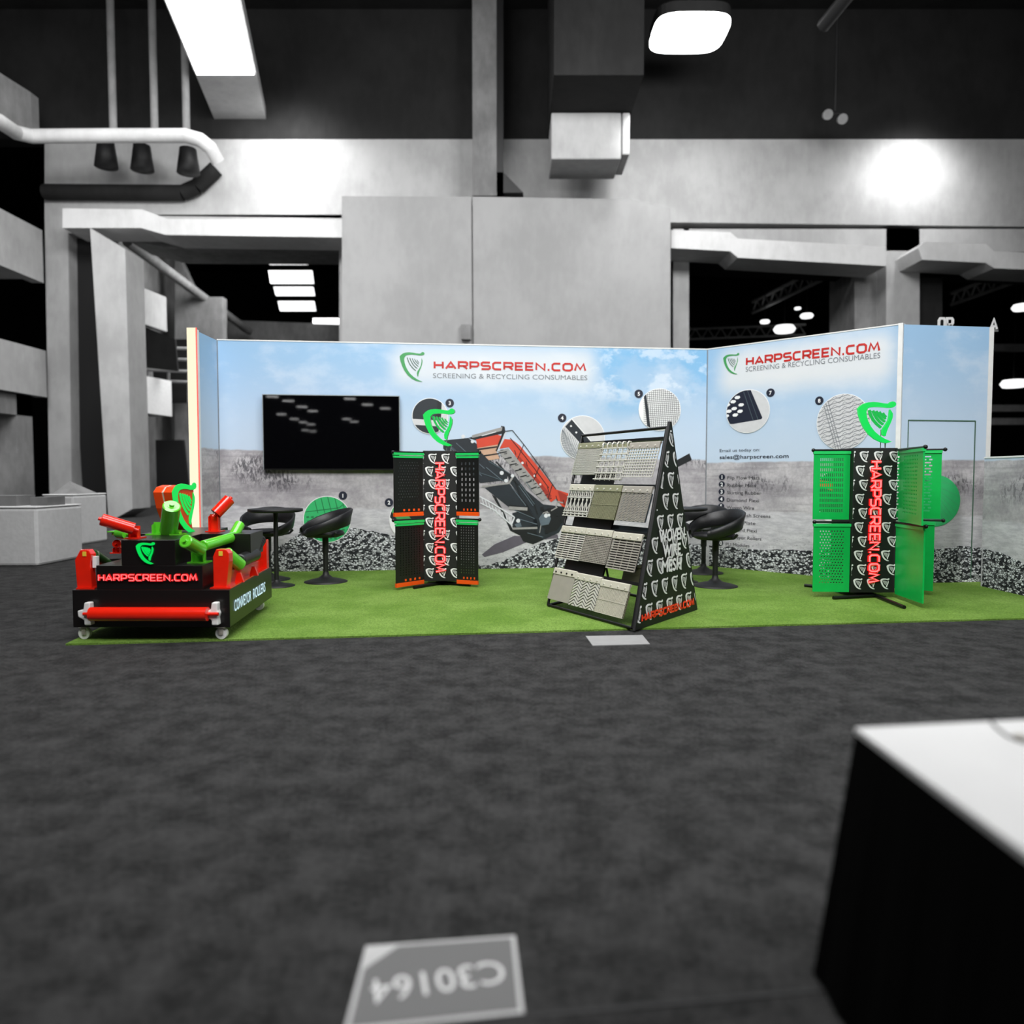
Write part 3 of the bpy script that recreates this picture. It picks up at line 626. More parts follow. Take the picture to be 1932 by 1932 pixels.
def _sh(b):
    mpoly(b, [(300, 470), (440, 452), (436, 462), (300, 482)], -.0066); mpoly(b, [(345, 515), (450, 500), (452, 508), (350, 524)], -.0066)
    for x in range(460, 800, 26): mline(b, [(x, 470 + (x - 450) * 1.02), (x + 22, 468 + (x - 450) * 1.0)], 4, -.0068)
    for x, y in ((560, 480), (640, 560), (700, 640), (790, 740), (850, 800), (900, 830)): mline(b, [(x, y), (x + 10, y + 34)], 5, -.0068)
    for x, y in ((740, 880), (790, 890), (845, 920), (880, 960), (690, 1040), (770, 1040)): mpoly(b, [(x, y), (x + 22, y - 6), (x + 26, y + 22), (x + 4, y + 26)], -.0068)
G('machine_fine_lines', _sh, P_dark2)
# printed sample circles
def circle_print(par, fr, px, py, r, base, fn=None, ry=None, num=None, npos=None):
    b = B(); disc_px(b, fr, px, py, r + 1.2, -.0072, (ry or r) + 1.2); o = b.obj('circle_border', M_print, par)
    b = B(); disc_px(b, fr, px, py, r, -.008, ry); b.obj('circle_picture', base, o)
    if fn: fn(o, circ_win(fr, px, py, r, ry))
    if num: bullet(par, fr, npos[0], npos[1], num)
P_pg = mat('pale_grey_print', (206, 206, 208), .5); P_teal = mat('green_mat_print', (48, 176, 104), .5, var=.1); P_teald = mat('deep_green_mat_print', (28, 120, 70), .5)
def f1(o, win):
    b = B()
    for r in range(6):
        for c in range(9): px_poly(b, FB, [(578 + c * 9 + r * 1.5, 974 + r * 8), (583 + c * 9 + r * 1.5, 973.5 + r * 8), (583.5 + c * 9 + r * 1.5, 977 + r * 8), (578.5 + c * 9 + r * 1.5, 977.5 + r * 8)], -.009, win)
    for i in range(5): px_line(b, FB, [(592 + i * 13, 936), (600 + i * 13, 968)], 1.6, -.009, win)
    px_line(b, FB, [(575, 966), (640, 958), (662, 940)], 1.5, -.009, win); b.obj('mat_texture', P_teald, o)
circle_print(W1, FB, 617.5, 980, 44, P_teal, f1, 43, '1', (647, 935))
def f2(o, win):
    b = B(); px_poly(b, FB, [(736, 962), (744, 944), (800, 1005), (800, 1040), (780, 1022)], -.009, win); b.obj('green_stripe', M_greenp, o)
    b = B(); px_poly(b, FB, [(735, 975), (790, 1032), (770, 1040), (730, 1010)], -.0095, win); b.obj('white_stripe', M_print, o)
circle_print(W1, FB, 779, 980, 43, P_dark2, f2, 42, '2', (734, 948))
def f3(o, win):
    b = B(); px_poly(b, FB, [(775, 790), (850, 795), (850, 806), (775, 801)], -.009, win); px_poly(b, FB, [(834, 740), (850, 740), (850, 830), (826, 830)], -.009, win); b.obj('pale_stripe', P_pg, o)
    b = B(); px_poly(b, FB, [(826, 745), (834, 745), (832, 792), (824, 792)], -.0095, win); b.obj('dark_stripe', P_dark2, o)
circle_print(W1, FB, 811.5, 785, 33, P_dark, f3, 33, '3', (848.5, 760.5))
def f4(o, win):
    b = B(); px_poly(b, FB, [(1066, 805), (1079, 791), (1137, 860), (1130, 875)], -.009, win); b.obj('steel_edge', P_dark, o)
    b = B(); 
    for i in range(26):
        px_line(b, FB, [(1050, 790 + i * 4.2), (1062 + i * 1.6, 812 + i * 2.4)], .7, -.009, win); px_line(b, FB, [(1056 + i * 3, 800 + i * 3), (1056 + i * 2.2 - 6, 870)], .7, -.009, win)
    b.obj('mesh_lines', P_st, o)
    b = B(); px_line(b, FB, [(1079, 791), (1140, 862)], 1.6, -.0095, win)
    for q in ((1077, 804), (1087, 816)): disc_px(b, FB, q[0], q[1], 1.8, -.0095)
    b.obj('bolt_heads', M_print, o)
circle_print(W1, FB, 1099, 826, 41, P_pg, f4, 41, '4', (1060.5, 788.5))
def f5(o, win):
    b = B(); px_poly(b, FB, [(1214, 745), (1219, 745), (1227, 808), (1221, 806)], -.009, win)
    for i in range(24):
        px_line(b, FB, [(1214, 738 + i * 3.6), (1290, 734 + i * 3.6)], .7, -.009, win)
    for i in range(20): px_line(b, FB, [(1220 + i * 3.8, 730), (1226 + i * 3.8, 816)], .7, -.009, win)
    b.obj('mesh_lines', P_dark, o)
circle_print(W1, FB, 1244.5, 773, 38.5, M_print, f5, 39, '5', (1205, 743))

# television
xa, zt = FB.P(497.5, 745); xb, zb = FB.P(755.5, 887)
TV = thing('television', 'large black television hung on the back booth wall, reflecting ceiling lights', 'television', FB.m @ Vector(((xa + xb) / 2, -.01, zb)), FB.rz)
hw = (xb - xa) / 2; hh = zt - zb
M_screen = mat('glossy_black_screen', (6, 6, 8), .02, spec=1.0, var=.05)
b = B(); b.box(-hw, hw, -.06, -.012, 0, hh); b.obj('casing', M_bmetal, TV, .004)
b = B(); b.box(-hw + .012, hw - .012, -.0625, -.0602, .016, hh - .012); b.obj('screen', M_screen, TV)
b = B(); 
for q in ((-hw, hw, -.063, -.058, hh - .008, hh), (-hw, -hw + .006, -.063, -.058, 0, hh), (hw - .006, hw, -.063, -.058, 0, hh)): b.box(*q)
b.obj('silver_trim', mat('silver_trim', (170, 178, 182), .3, .5), TV)
b = B(); b.box(-.2, .2, -.012, .0, .2, hh - .2); b.obj('wall_bracket', M_bmetal, TV)

# rows of linear ceiling lights far behind the viewer, mirrored in the screen
lab = 'linear ceiling light of the rows mirrored in the television screen'
nrm = (FB.m.to_3x3() @ Vector((0, -1, 0))).normalized(); proto = None
for px, py in ((514, 749), (544, 757), (570, 768), (590, 776), (531, 782), (555, 791), (572, 797), (587, 801), (576, 812), (590, 814), (660, 753), (693, 764), (727, 771), (654, 791), (668, 796)):
    hit = FB.m @ FB.L(px, py, -.075); d = ray(px, py); d = d - nrm * (2 * d.dot(nrm)); p = hit + d * ((6.4 - hit.z) / d.z)
    if proto is None:
        proto = thing('linear_light', lab, 'ceiling light', p, 0, 'linear lights mirrored in the television'); b = B(); b.box(-.38, .38, -.04, .04, 0, .04); b.obj('lamp_tube', E_lamp, proto)
        b = B(); b.box(-.01, .01, -.01, .01, .06, 6.7); b.obj('suspension', M_black, proto)
    else:
        o = copy_tree(proto); o.location = p
# short left wall with the lit end panel
W2 = fthing('display_wall', 'short left return wall of the booth printed with sky and rock', 'display wall', FL)
b = B(); b.box(0, LL, 0, .05, T0, H); b.obj('printed_panel', mural_mat('quarry_print_left', zhl, .72), W2)
LEDp = Vector((TLED.x, TLED.y, 0)); lz = math.atan2(TL.y - TLED.y, TL.x - TLED.x)
LP = thing('light_column', 'tall glowing warm white light strip at the left end of the booth', 'light panel', LEDp)
b = B(); b.box(-.05, .035, -.05, -.028, T0, H + .01); b.obj('glowing_face', E_warm, LP); b = B(); b.box(-.045, .035, -.027, .03, T0, H); b.obj('casing', M_white, LP)
b = B(); b.box(.036, .041, -.051, -.03, T0, H + .01); b.obj('red_edge', E_pinkedge, LP)
b = B(); b.box(-.055, .055, -.055, .035, T0 - .005, T0 + .03); b.obj('foot', M_bmetal, LP)

# right wall
W3 = fthing('display_wall', 'angled right booth wall with email address and numbered product list', 'display wall', FR)
b = B(); b.box(.0, LR, 0, .06, T0, H)
zr = FR.P(1400, 872)[1]
b.obj('printed_panel', mural_mat('quarry_print_right', zr, FR.P(1500, 968)[1], [(FR.P(1510, 680)[0], FR.P(1510, 688)[1], .74, .08, .85)]), W3)
b = B(); b.box(0, LR, -.004, .064, H, H + .012); b.obj('top_rail', M_white, W3)
b = B(); px_poly(b, FR, jag([(1338, 1030), (1400, 1034), (1480, 1038), (1560, 1036), (1640, 1032), (1703, 1034)]) + [(1703, 1104), (1620, 1096), (1538, 1091), (1420, 1079), (1338, 1071)], -.002); b.obj('printed_gravel', GRAVEL, W3)
def on_wall(fr, pts_w):
    """matrix shearing lettering along the wall: none needed, the wall itself is in perspective"""
x0, z0 = FR.P(1409, 686); x1, z1_ = FR.P(1661, 664)
b = B(); stroke_text(b, 'HARPSCREEN.COM', x0, (z0 + z1_) / 2, x1 - x0 - .01, .075, .02, -.003, -.001); b.obj('brand_lettering', M_redp, W3)
x0, z0 = FR.P(1407, 700); x1, z1_ = FR.P(1661, 677)
b = B(); text(b, 'SCREENING & RECYCLING CONSUMABLES', x0, (z0 + z1_) / 2, x1 - x0, .055, -.003, -.004); b.obj('tagline_lettering', M_grey, W3)
wall_harp(W3, FR, 1364, 709, 670)
x0, z0 = FR.P(1358, 853); x1, _ = FR.P(1434, 853); b = B(); text(b, 'Email us today on:', x0, z0, x1 - x0, .034, -.003, 0)
x0, z0 = FR.P(1358, 866); x1, _ = FR.P(1488, 866); text(b, 'sales@harpscreen.com', x0, z0, x1 - x0, .042, -.003, .012); b.obj('contact_lettering', M_navy, W3)
rows = ['Flip Flow Mats', 'Rubber Mats', 'Skirting Rubber', 'Diamond Flexi', 'Woven Wire', 'Weld Mesh Screens', 'Punch Plate', 'Standard Flexi', 'Conveyor Rollers', 'PU Modules']
wpx = [61, 54, 65, 61, 52, 83, 55, 58, 67, 45]
b = B()
for i, s_ in enumerate(rows):
    yy = 904.5 + i * 13.9; xx = 1372.5 - i * .35
    x0, z0 = FR.P(xx, yy); x1, _ = FR.P(xx + wpx[i], yy); text(b, s_, x0, z0, x1 - x0, .038, -.003, .0)
b.obj('product_list_lettering', mat('charcoal_print', (45, 45, 50), .5), W3)
for i in range(10): bullet(W3, FR, 1362.5 - i * .4, 900 + i * 13.8, str(i + 1), 5.8)
def f7(o, win):
    b = B(); px_poly(b, FR, [(1360, 740), (1417, 736), (1439, 788), (1437, 791), (1384, 800), (1360, 800)], -.009, win); b.obj('dark_plate', M_navy, o)
    b = B()
    for x, y in ((1376, 748), (1392, 750), (1384, 758), (1399, 764), (1373, 764), (1386, 771), (1376, 776), (1397, 776), (1367, 757), (1371, 785), (1388, 783)): px_poly(b, FR, [(x - 5.5, y), (x - 2, y - 3), (x + 4, y - 3), (x + 5.5, y), (x + 2, y + 3), (x - 4, y + 3)], -.0095, win)
    b.obj('plate_holes', M_print, o)
    b = B(); px_line(b, FR, [(1403, 737), (1422, 794)], 1.2, -.0095, win); px_line(b, FR, [(1411, 737), (1431, 792)], 1, -.0095, win); b.obj('plate_ridges', P_st, o)
circle_print(W3, FR, 1411, 776, 41, P_pg, f7, 40, '7', (1454, 741))
def f8(o, win):
    b = B()
    for i in range(18):
        y = 742 + i * 8.2; px_line(b, FR, [(1535, y + 8), (1655, y - 32)], 1.0, -.009, win)
        P = []
        for k in range(13): P.append((1537 + k * 9.5, y + 5 - k * 3.1 + (4.5 if k % 2 else -3)))
        px_line(b, FR, P, .7, -.009, win)
    for d in (0, 5, 10): px_line(b, FR, [(1553 + d, 758), (1578 + d, 848)], 1.1, -.0095, win)
    b.obj('mesh_lines', M_grey, o)
circle_print(W3, FR, 1591, 796, 51, P_pg, f8, 52, '8', (1546, 756))
def f9(o, win):
    b = B(); px_poly(b, FR, [(1520, 955), (1600, 985), (1600, 1000), (1520, 968)], -.009, win); b.obj('white_stripe', M_print, o)
    b = B(); px_poly(b, FR, [(1540, 905), (1620, 915), (1620, 945), (1540, 915)], -.009, win); b.obj('orange_patch', M_orange, o)
circle_print(W3, FR, 1581, 938, 48, P_dark2, f9, 50)
b = B(); b.box(LR - .035, LR + .005, -.02, .06, T0, H + .012); b.obj('corner_post', M_white, W3)

# closet
W4 = fthing('closet_wall', 'front of the storage closet in the right booth corner with outlined door', 'display wall', FC)
zc = FC.P(1770, 868)[1]
MC = mural_mat('quarry_print_closet', zc, FC.P(1770, 975)[1])
b = B(); b.box(.01, LC, 0, .05, T0, H); b.obj('printed_panel', MC, W4)
b = B(); b.box(LC, LC + .05, 0, 1.1, T0, H); b.obj('side_panel', M_white, W4)
b = B(); px_poly(b, FC, jag([(1712, 1040), (1760, 1036), (1810, 1030), (1857, 1036)]) + [(1851, 1108), (1712, 1105)], -.002); b.obj('printed_gravel', GRAVEL, W4)
DR = B(); x0, zt_ = FC.P(1713, 793); x1, _ = FC.P(1840, 793)
for q in ((x0, x1, zt_ - .006, zt_ + .006), (x1 - .005, x1 + .005, .05, zt_), (x0, x0 + .008, .05, zt_)): DR.box(q[0], q[1], -.004, -.001, q[2], q[3])
DR.obj('door_outline', M_greenpd, W4)
b = B(); disc_px(b, FC, 1763, 945, 48, -.005, 49); o = b.obj('circle_picture', P_teal, W4)
b = B(); win = circ_win(FC, 1763, 945, 48, 49)
for a in range(9): px_line(b, FC, [(1745, 905), (1745 + 80 * math.cos(a * .25 - .6), 905 + 110 * math.sin(a * .25 + .1))], 1, -.006, win)
b.obj('circle_facets', mat('mid_green_mat_print', (62, 166, 108), .5), o)
# low wall
W5 = fthing('low_display_wall', 'waist high printed wall running forward at the right picture edge', 'display wall', FW)
b = B(); b.box(0, LW, 0, .05, T0, 1.19); b.obj('printed_panel', mural_mat('quarry_print_low', 1.17, FW.P(1890, 985)[1]), W5)
b = B(); px_poly(b, FW, jag([(1855, 1036), (1890, 1045), (1932, 1064), (1990, 1090), (2050, 1108)]) + [(2110, 1168), (1932, 1127), (1853, 1108.5)], -.002); b.obj('printed_gravel', GRAVEL, W5)
b = B(); b.box(0, LW, -.006, .056, 1.19, 1.205); b.obj('top_rail', M_white, W5)
# sign letters behind the closet
t = thing('sign_letters', 'white outlined letters peeking above the booth closet', 'sign', at_y(1826, 1000, 9.3))
t.location.z = 0; zz = at_y(1790, 621, 9.3).z; xo = lambda px: at_y(px, 612, 9.3).x - t.location.x
b = B(); stroke_text(b, 'OR', xo(1771), zz, .17, .13, .03, -.01, 0); b.obj('letters', M_print, t)
b = B(); stroke_text(b, 'A', xo(1869), zz, .075, .13, .025, -.01, 0); b.m = Matrix.Identity(4); b.obj('letters', M_print, t)
b = B(); b.box(xo(1771), xo(1884), 0, .02, zz - .03, zz - .005); b.box(-.02, .02, 0, .03, 0, zz - .03); b.obj('sign_post', M_conc2, t)

# ---------------------------------------------------------------- furniture
def bar_table(px, py, label, r=.245, h=.715):
    p = ground(px, py); p.z = T0; t = thing('cafe_table', label, 'table', p, 0, 'round black cafe tables')
    b = B(); b.rev((0, 0, 0), [(.165, 0), (.165, .006), (.09, .02), (.03, .04), (.022, .06)]); b.obj('base', M_black, t)
    b = B(); b.cyl((0, 0, .04), (0, 0, h - .03), .021); b.obj('pole', M_black, t)
    b = B(); b.rev((0, 0, 0), [(r - .03, h - .03), (r, h - .022), (r, h), (r - .004, h + .002)], 40); b.obj('tabletop', M_black, t)
    return t
bar_table(522, 1108, 'round black pedestal table beside the roller podium, in front of a chair')
bar_table(1284, 1100, 'round black pedestal table mostly hidden behind the wire mesh rack')
def swivel_chair(px, py, rz, label, r=.215):
    p = ground(px, py); p.z = T0; t = thing('swivel_chair', label, 'chair', p, rz, 'black leather swivel chairs')
    b = B(); b.rev((0, 0, 0), [(.205, 0), (.205, .006), (.15, .022), (.07, .04), (.032, .07), (.026, .1)]); b.obj('base', M_black, t)
    b = B(); b.cyl((0, 0, .06), (0, 0, .44), .024); b.cyl((0, 0, .28), (0, 0, .44), .03); b.obj('column', M_black, t)
    b = B(); b.rev((0, -.02, 0), [(.05, .43), (.15, .435), (.195, .455), (.2, .475), (.18, .495), (.1, .503), (.01, .503)], 32); b.obj('seat', M_leather, t)
    # wraparound shell: back at +y, arms sweep forward and down to the seat
    b = B(); n = 44; rings = []
    for i in range(n + 1):
        a = R(-150 + 300 * i / n); k = (1 + math.cos(a)) / 2; k2 = k ** .8
        zb_ = .435 + .125 * k2; zt_2 = .50 + .21 * k2; wob = .255 - .02 * (1 - k); fl = .018 * k
        cx, cy = math.sin(a), math.cos(a)
        prof = [(wob - .03, zb_), (wob - .018, (zb_ + zt_2) / 2), (wob - .018 + fl, zt_2 - .01), (wob - .008 + fl, zt_2), (wob + .006 + fl, zt_2 - .01), (wob + .008, (zb_ + zt_2) / 2), (wob - .004, zb_), (wob - .016, zb_ - .008)]
        rings.append([(cx * q, cy * q * .98 - .01, z_) for q, z_ in prof])
    vs = [v for r_ in rings for v in r_]; m = 8
    fs = [(i * m + j, i * m + (j + 1) % m, (i + 1) * m + (j + 1) % m, (i + 1) * m + j) for i in range(n) for j in range(m)]
    fs += [tuple(range(m)), tuple(range(n * m + m - 1, n * m - 1, -1))]
    b.add(vs, fs, True); b.obj('backrest', M_leather, t)
    for sgn in (-1, 1): b = B(); b.tube([(sgn * .15, .0, .45), (sgn * .2, .03, .455), (sgn * .232, .04, .49)], .012, 8); b.obj('backrest_bracket', M_black, t)
    return t
swivel_chair(507, 1096, R(6), 'black swivel chair facing out behind the left round table')
swivel_chair(615, 1100, R(-62), 'black swivel chair standing alone below the green printed circle')
swivel_chair(1327, 1083, R(-25), 'black swivel chair farther back behind the right round table')
swivel_chair(1349, 1108, R(-62), 'black swivel chair in front, just right of the wire mesh rack')

# ---------------------------------------------------------------- wire mesh rack (A-frame)
bl = ground(1034, 1147); br = ground(1193, 1192); bk = ground(1308, 1153)
for v in (bl, br, bk): v.z = 0
side = bk - br
apR = br + side * .5; apR.z = 1.37; bl2 = bl + side
apL = bl + side * .5; apL.z = 1.36
AO = (br.x, br.y, T0); ARZ = math.atan2((br - bl).y, (br - bl).x)
RK = thing('display_rack', 'black triangular rack with four tiers of wire mesh samples', 'display rack', AO, ARZ)
inv = Frame(AO, ARZ).i
def lo(v): return inv @ Vector(v)
a0 = lo(bl); a1 = lo(br); a2 = lo(bk); a3 = lo(bl2); t0_ = lo(apL); t1_ = lo(apR)
for v in (a0, a1, a2, a3): v.z = .012
def sq_bar(b, p, q, r=.013): b.cyl(p, q, r, r, 4, True)
for nm, segs in (('front_frame', [(a0, a1), (a0, t0_), (a1, t1_), (t0_, t1_)]), ('back_frame', [(a3, a2), (a3, t0_), (a2, t1_), (a0, a3), (a1, a2)])):
    b = B()
    for p, q in segs: b.cyl(p, q, .0105, .0105, 8)
    b.obj(nm, M_bmetal, RK)
# frame of the sloping front: s to the right, t up the slope, n toward the viewer
def slope_matrix(O, A, Bp):
    u = (A - O).normalized(); v = (Bp - O); v = (v - u * v.dot(u)); Lv = v.length; v.normalize(); n = u.cross(v)
    m = Matrix.Identity(4)
    for i in range(3): m[i][0] = u[i]; m[i][1] = -n[i]; m[i][2] = v[i]; m[i][3] = O[i]
    return m, Lv
SM, SLV = slope_matrix(a0, a1, t0_)
FWid = (a1 - a0).length
worldSM = Matrix.Translation(AO) @ Matrix.Rotation(ARZ, 4, 'Z') @ SM; invSM = worldSM.inverted()
def s_px(px, py):
    e = invSM @ EYE; d = (invSM @ (EYE + ray(px, py))) - e; p = e + d * (-e.y / d.y); return p.x, p.z
def c5(x, y): return s_px(1010 + x / 4.493, 780 + y / 4.493)
def lean(z): return (lo(apL) - lo(bl)).dot((a1 - a0).normalized()) * z / SLV
# side panel (closed triangle) on the right
u = (a2 - a1).normalized(); O = a1
PM = Matrix.Identity(4); nn = u.cross(Vector((0, 0, 1)))
for i in range(3): PM[i][0] = u[i]; PM[i][1] = -nn[i]; PM[i][2] = (0, 0, 1)[i]; PM[i][3] = O[i]
SW = (a2 - a1).length; SH = t1_.z + .03
tri = [(-.02, -.01), (SW + .01, -.01), (SW / 2 + .012, SH), (SW / 2 - .012, SH)]
b = B(); b.m = PM; b.prism(tri, -.03, -.012); b.obj('side_panel', M_black, RK)
b = B(); b.m = PM; row = 0; z_ = .03
win = [(.0, .0), (SW - .01, .0), (SW / 2, SH - .04)]
while z_ < SH:
    n0 = -1 if row % 2 else 0
    for k in range(-1, 9): harp(b, -.03 + k * .155 + (.0775 if row % 2 else 0), z_, .112, -.0325, -.031, win, st=1.1, fat=.018)
    row += 1; z_ += .148
b.obj('printed_logos', M_print, RK)
wtx = B(); wtx.m = PM
for s_, zz_, ww in (('WOVEN', .55, .40), ('WIRE', .44, .27), ('MESH', .335, .3)): [text(wtx, s_, SW / 2 + .03 + q_[0], zz_ + q_[1], ww, .088, -.035 - .0004 * q_[2], 0, 'c') for q_ in ((0, 0, 0), (.005, 0, 1), (-.005, 0, 2), (0, .004, 3), (0, -.004, 4))]
wtx.obj('product_lettering', mat('bright_white_print', (250, 250, 250), .5), RK)
b = B(); b.m = PM; stroke_text(b, 'HARPSCREEN.COM', .07, .04, SW - .14, .042, .013, -.037, -.034); b.obj('brand_lettering', mat('orange_red_print', (248, 62, 28), .5), RK)
# tier rails and boards
for i, (py_l, py_r) in enumerate(((250, 240), (600, 625), (950, 1010), (1310, 1440))):
    s0, z0 = c5(385 - 68 * i * 1.0, py_l + 4); b = B(); b.m = SM
    L_ = lean(z0); b.box(L_ + .005, L_ + FWid - .005, .004, .03, z0 - .01, z0 + .012); b.obj('sample_rail', M_bmetal, RK)
for i, (x0, y0, x1, y1) in enumerate(((330, 505, 490, 605), (235, 860, 560, 975), (190, 1215, 640, 1390))):
    s0, z0 = c5(x0, y0); s1, z1 = c5(x0, y1); b = B(); b.m = SM
    L0 = lean(z1) + .02; b.box(L0, L0 + (.42 if i == 0 else .5), .06, .075, z1 - .02, z0 + .03); b.obj('back_board', M_black, RK)
# hanging samples
def sheet(b, w_, h_, kind, y0=-.012, y1=-.006):
    if kind == 'fine':
        for i in range(25): b.box(w_ * i / 24 - .0018, w_ * i / 24 + .0018, y0, y1, 0, h_)
        for i in range(25): b.box(0, w_, y0 - .002, y1 - .002, h_ * i / 24 - .0018, h_ * i / 24 + .0018)
    elif kind == 'coarse':
        for i in range(6): b.box(.01 + (w_ - .02) * i / 5 - .004, .01 + (w_ - .02) * i / 5 + .004, y0, y1, -.01, h_)
        for i in range(6): b.box(-.01, w_ + .01, y0 - .006, y1 - .006, h_ * i / 5 - .004, h_ * i / 5 + .004)
        for i in range(15): b.bar(0, h_ * i / 15, w_, h_ * i / 15, .002, .002, .005)
        for i in range(15): b.bar(w_ * i / 14, 0, w_ * i / 14, h_, .002, .002, .005)
    elif kind == 'square':
        for i in range(13): b.box(w_ * i / 12 - .003, w_ * i / 12 + .003, y0, y1, 0, h_)
        for i in range(11): b.box(0, w_, y0 - .004, y1 - .004, h_ * i / 10 - .003, h_ * i / 10 + .003)
    elif kind == 'diamond':
        win = [(0, 0), (w_, 0), (w_, h_), (0, h_)]
        for k in range(-6, 10):
            for sg in (1, -1):
                x = k * w_ / 6; P = [(x - .003, 0), (x + .003, 0), (x + .003 + sg * h_ * .42, h_), (x - .003 + sg * h_ * .42, h_)]; P = clip(P, win)
                if len(P) > 2: b.prism(P, y0 + sg * .002, y1 + sg * .002)
        for z_ in (0, .02, .04, h_ * .72, h_): b.box(-.005, w_ + .005, y0 - .005, y0 - .001, z_ - .0035, z_ + .0035)
        for i in range(7): b.box(w_ * i / 6 - .0035, w_ * i / 6 + .0035, y0, y1, 0, h_)
    elif kind == 'weave':
        win = [(0, 0), (w_, 0), (w_, h_), (0, h_)]
        for k in range(-22, 34):
            for sg in (1, -1):
                x = k * w_ / 22; P = clip([(x - .0018, 0), (x + .0018, 0), (x + .0018 + sg * h_ * .8, h_), (x - .0018 + sg * h_ * .8, h_)], win)
                if len(P) > 2: b.prism(P, y0 + sg * .001, y1 + sg * .001)
        for z_ in (0, h_ * .5): b.box(0, w_, y0 - .003, y0 - .001, z_, z_ + .004)
    elif kind == 'herring':
        for r_ in range(-2, 10):
            P = [(w_ * c / 6, r_ * h_ / 8 + (h_ / 6 if c % 2 else 0)) for c in range(7)]
            for p, q in zip(P, P[1:]):
                Q = clip([(p[0], p[1] - .0075), (q[0], q[1] - .0075), (q[0], q[1] + .0075), (p[0], p[1] + .0075)], [(0, 0), (w_, 0), (w_, h_), (0, h_)])
                if len(Q) > 2: b.prism(Q, y0, y1)
    elif kind == 'zigzag':
        for r_ in range(18):
            P = [(w_ * c / 14, r_ * h_ / 18 + (.007 if c % 2 else 0)) for c in range(15)]; b.ribbon(P, .0065, y0, y1)
        b.box(0, .004, y0, y1, 0, h_); b.box(w_ - .004, w_, y0, y1, 0, h_)
    elif kind == 'slots':
        n = int(h_ / .017)
        for i in range(n + 1): b.box(0, w_, y0, y1, i * h_ / n - .0045, i * h_ / n + .0045)
        for i in range(5): b.box(w_ * i / 4 - .002, w_ * i / 4 + .002, y0 + .002, y1 + .003, 0, h_)
    elif kind == 'slots_fine':
        n = int(h_ / .0125)
        for i in range(n + 1): b.box(0, w_, y0, y1, i * h_ / n - .003, i * h_ / n + .003)
        for i in range(17): b.box(w_ * i / 16 - .0012, w_ * i / 16 + .0012, y0 - .002, y1, 0, h_)
    elif kind == 'plate':
        b.box(0, w_, y0, y1, 0, h_)
SAMP = [  # corners in the photo (crop frame): top-left, top-right, bottom; kind, sheet material, hook material, label
 ((385, 262), (582, 266), (345, 520), 'fine', M_wire, M_olive, 'fine square mesh sample at the left of the top tier'),
 ((590, 258), (812, 262), (545, 560), 'coarse', M_wire, M_wire, 'coarse crimped wire sample with thick hooks in the middle of the top tier'),
 ((820, 258), (1070, 265), (788, 540), 'square', M_wire, M_plate, 'open square mesh sample at the right of the top tier'),
 ((315, 608), (515, 614), (272, 868), 'diamond', M_wire, M_cream, 'bold diamond wire sample at the left of the second tier'),
 ((525, 615), (750, 622), (484, 890), 'weave', M_olive, M_olive, 'olive fine twill mesh sample in the middle of the second tier'),
 ((762, 624), (1008, 632), (722, 908), 'zigzag', M_plate, M_plate, 'grey wavy self-cleaning mesh sample at the right of the second tier'),
 ((245, 958), (448, 974), (198, 1220), 'slots', M_wire, M_cream, 'widely slotted horizontal wire sample at the left of the third tier'),
 ((452, 980), (676, 996), (410, 1252), 'slots_fine', M_plate, M_cream, 'tightly slotted wire sample in the middle of the third tier'),
 ((684, 1010), (925, 1035), (630, 1310), 'slots', M_plate, M_cream, 'dark-gapped slotted wire sample at the right of the third tier'),
 ((180, 1312), (360, 1350), (125, 1572), 'plate', M_plate, M_cream, 'plain grey fine screen sample at the left of the bottom tier'),
 ((362, 1356), (572, 1415), (328, 1632), 'herring', M_wire, M_cream, 'thick herringbone wire sample in the middle of the bottom tier'),
 ((578, 1412), (822, 1445), (540, 1690), 'weave', M_cream, M_cream, 'cream twill mesh sample at the right of the bottom tier')]
PAR = Matrix.Translation(AO) @ Matrix.Rotation(ARZ, 4, 'Z') @ SM
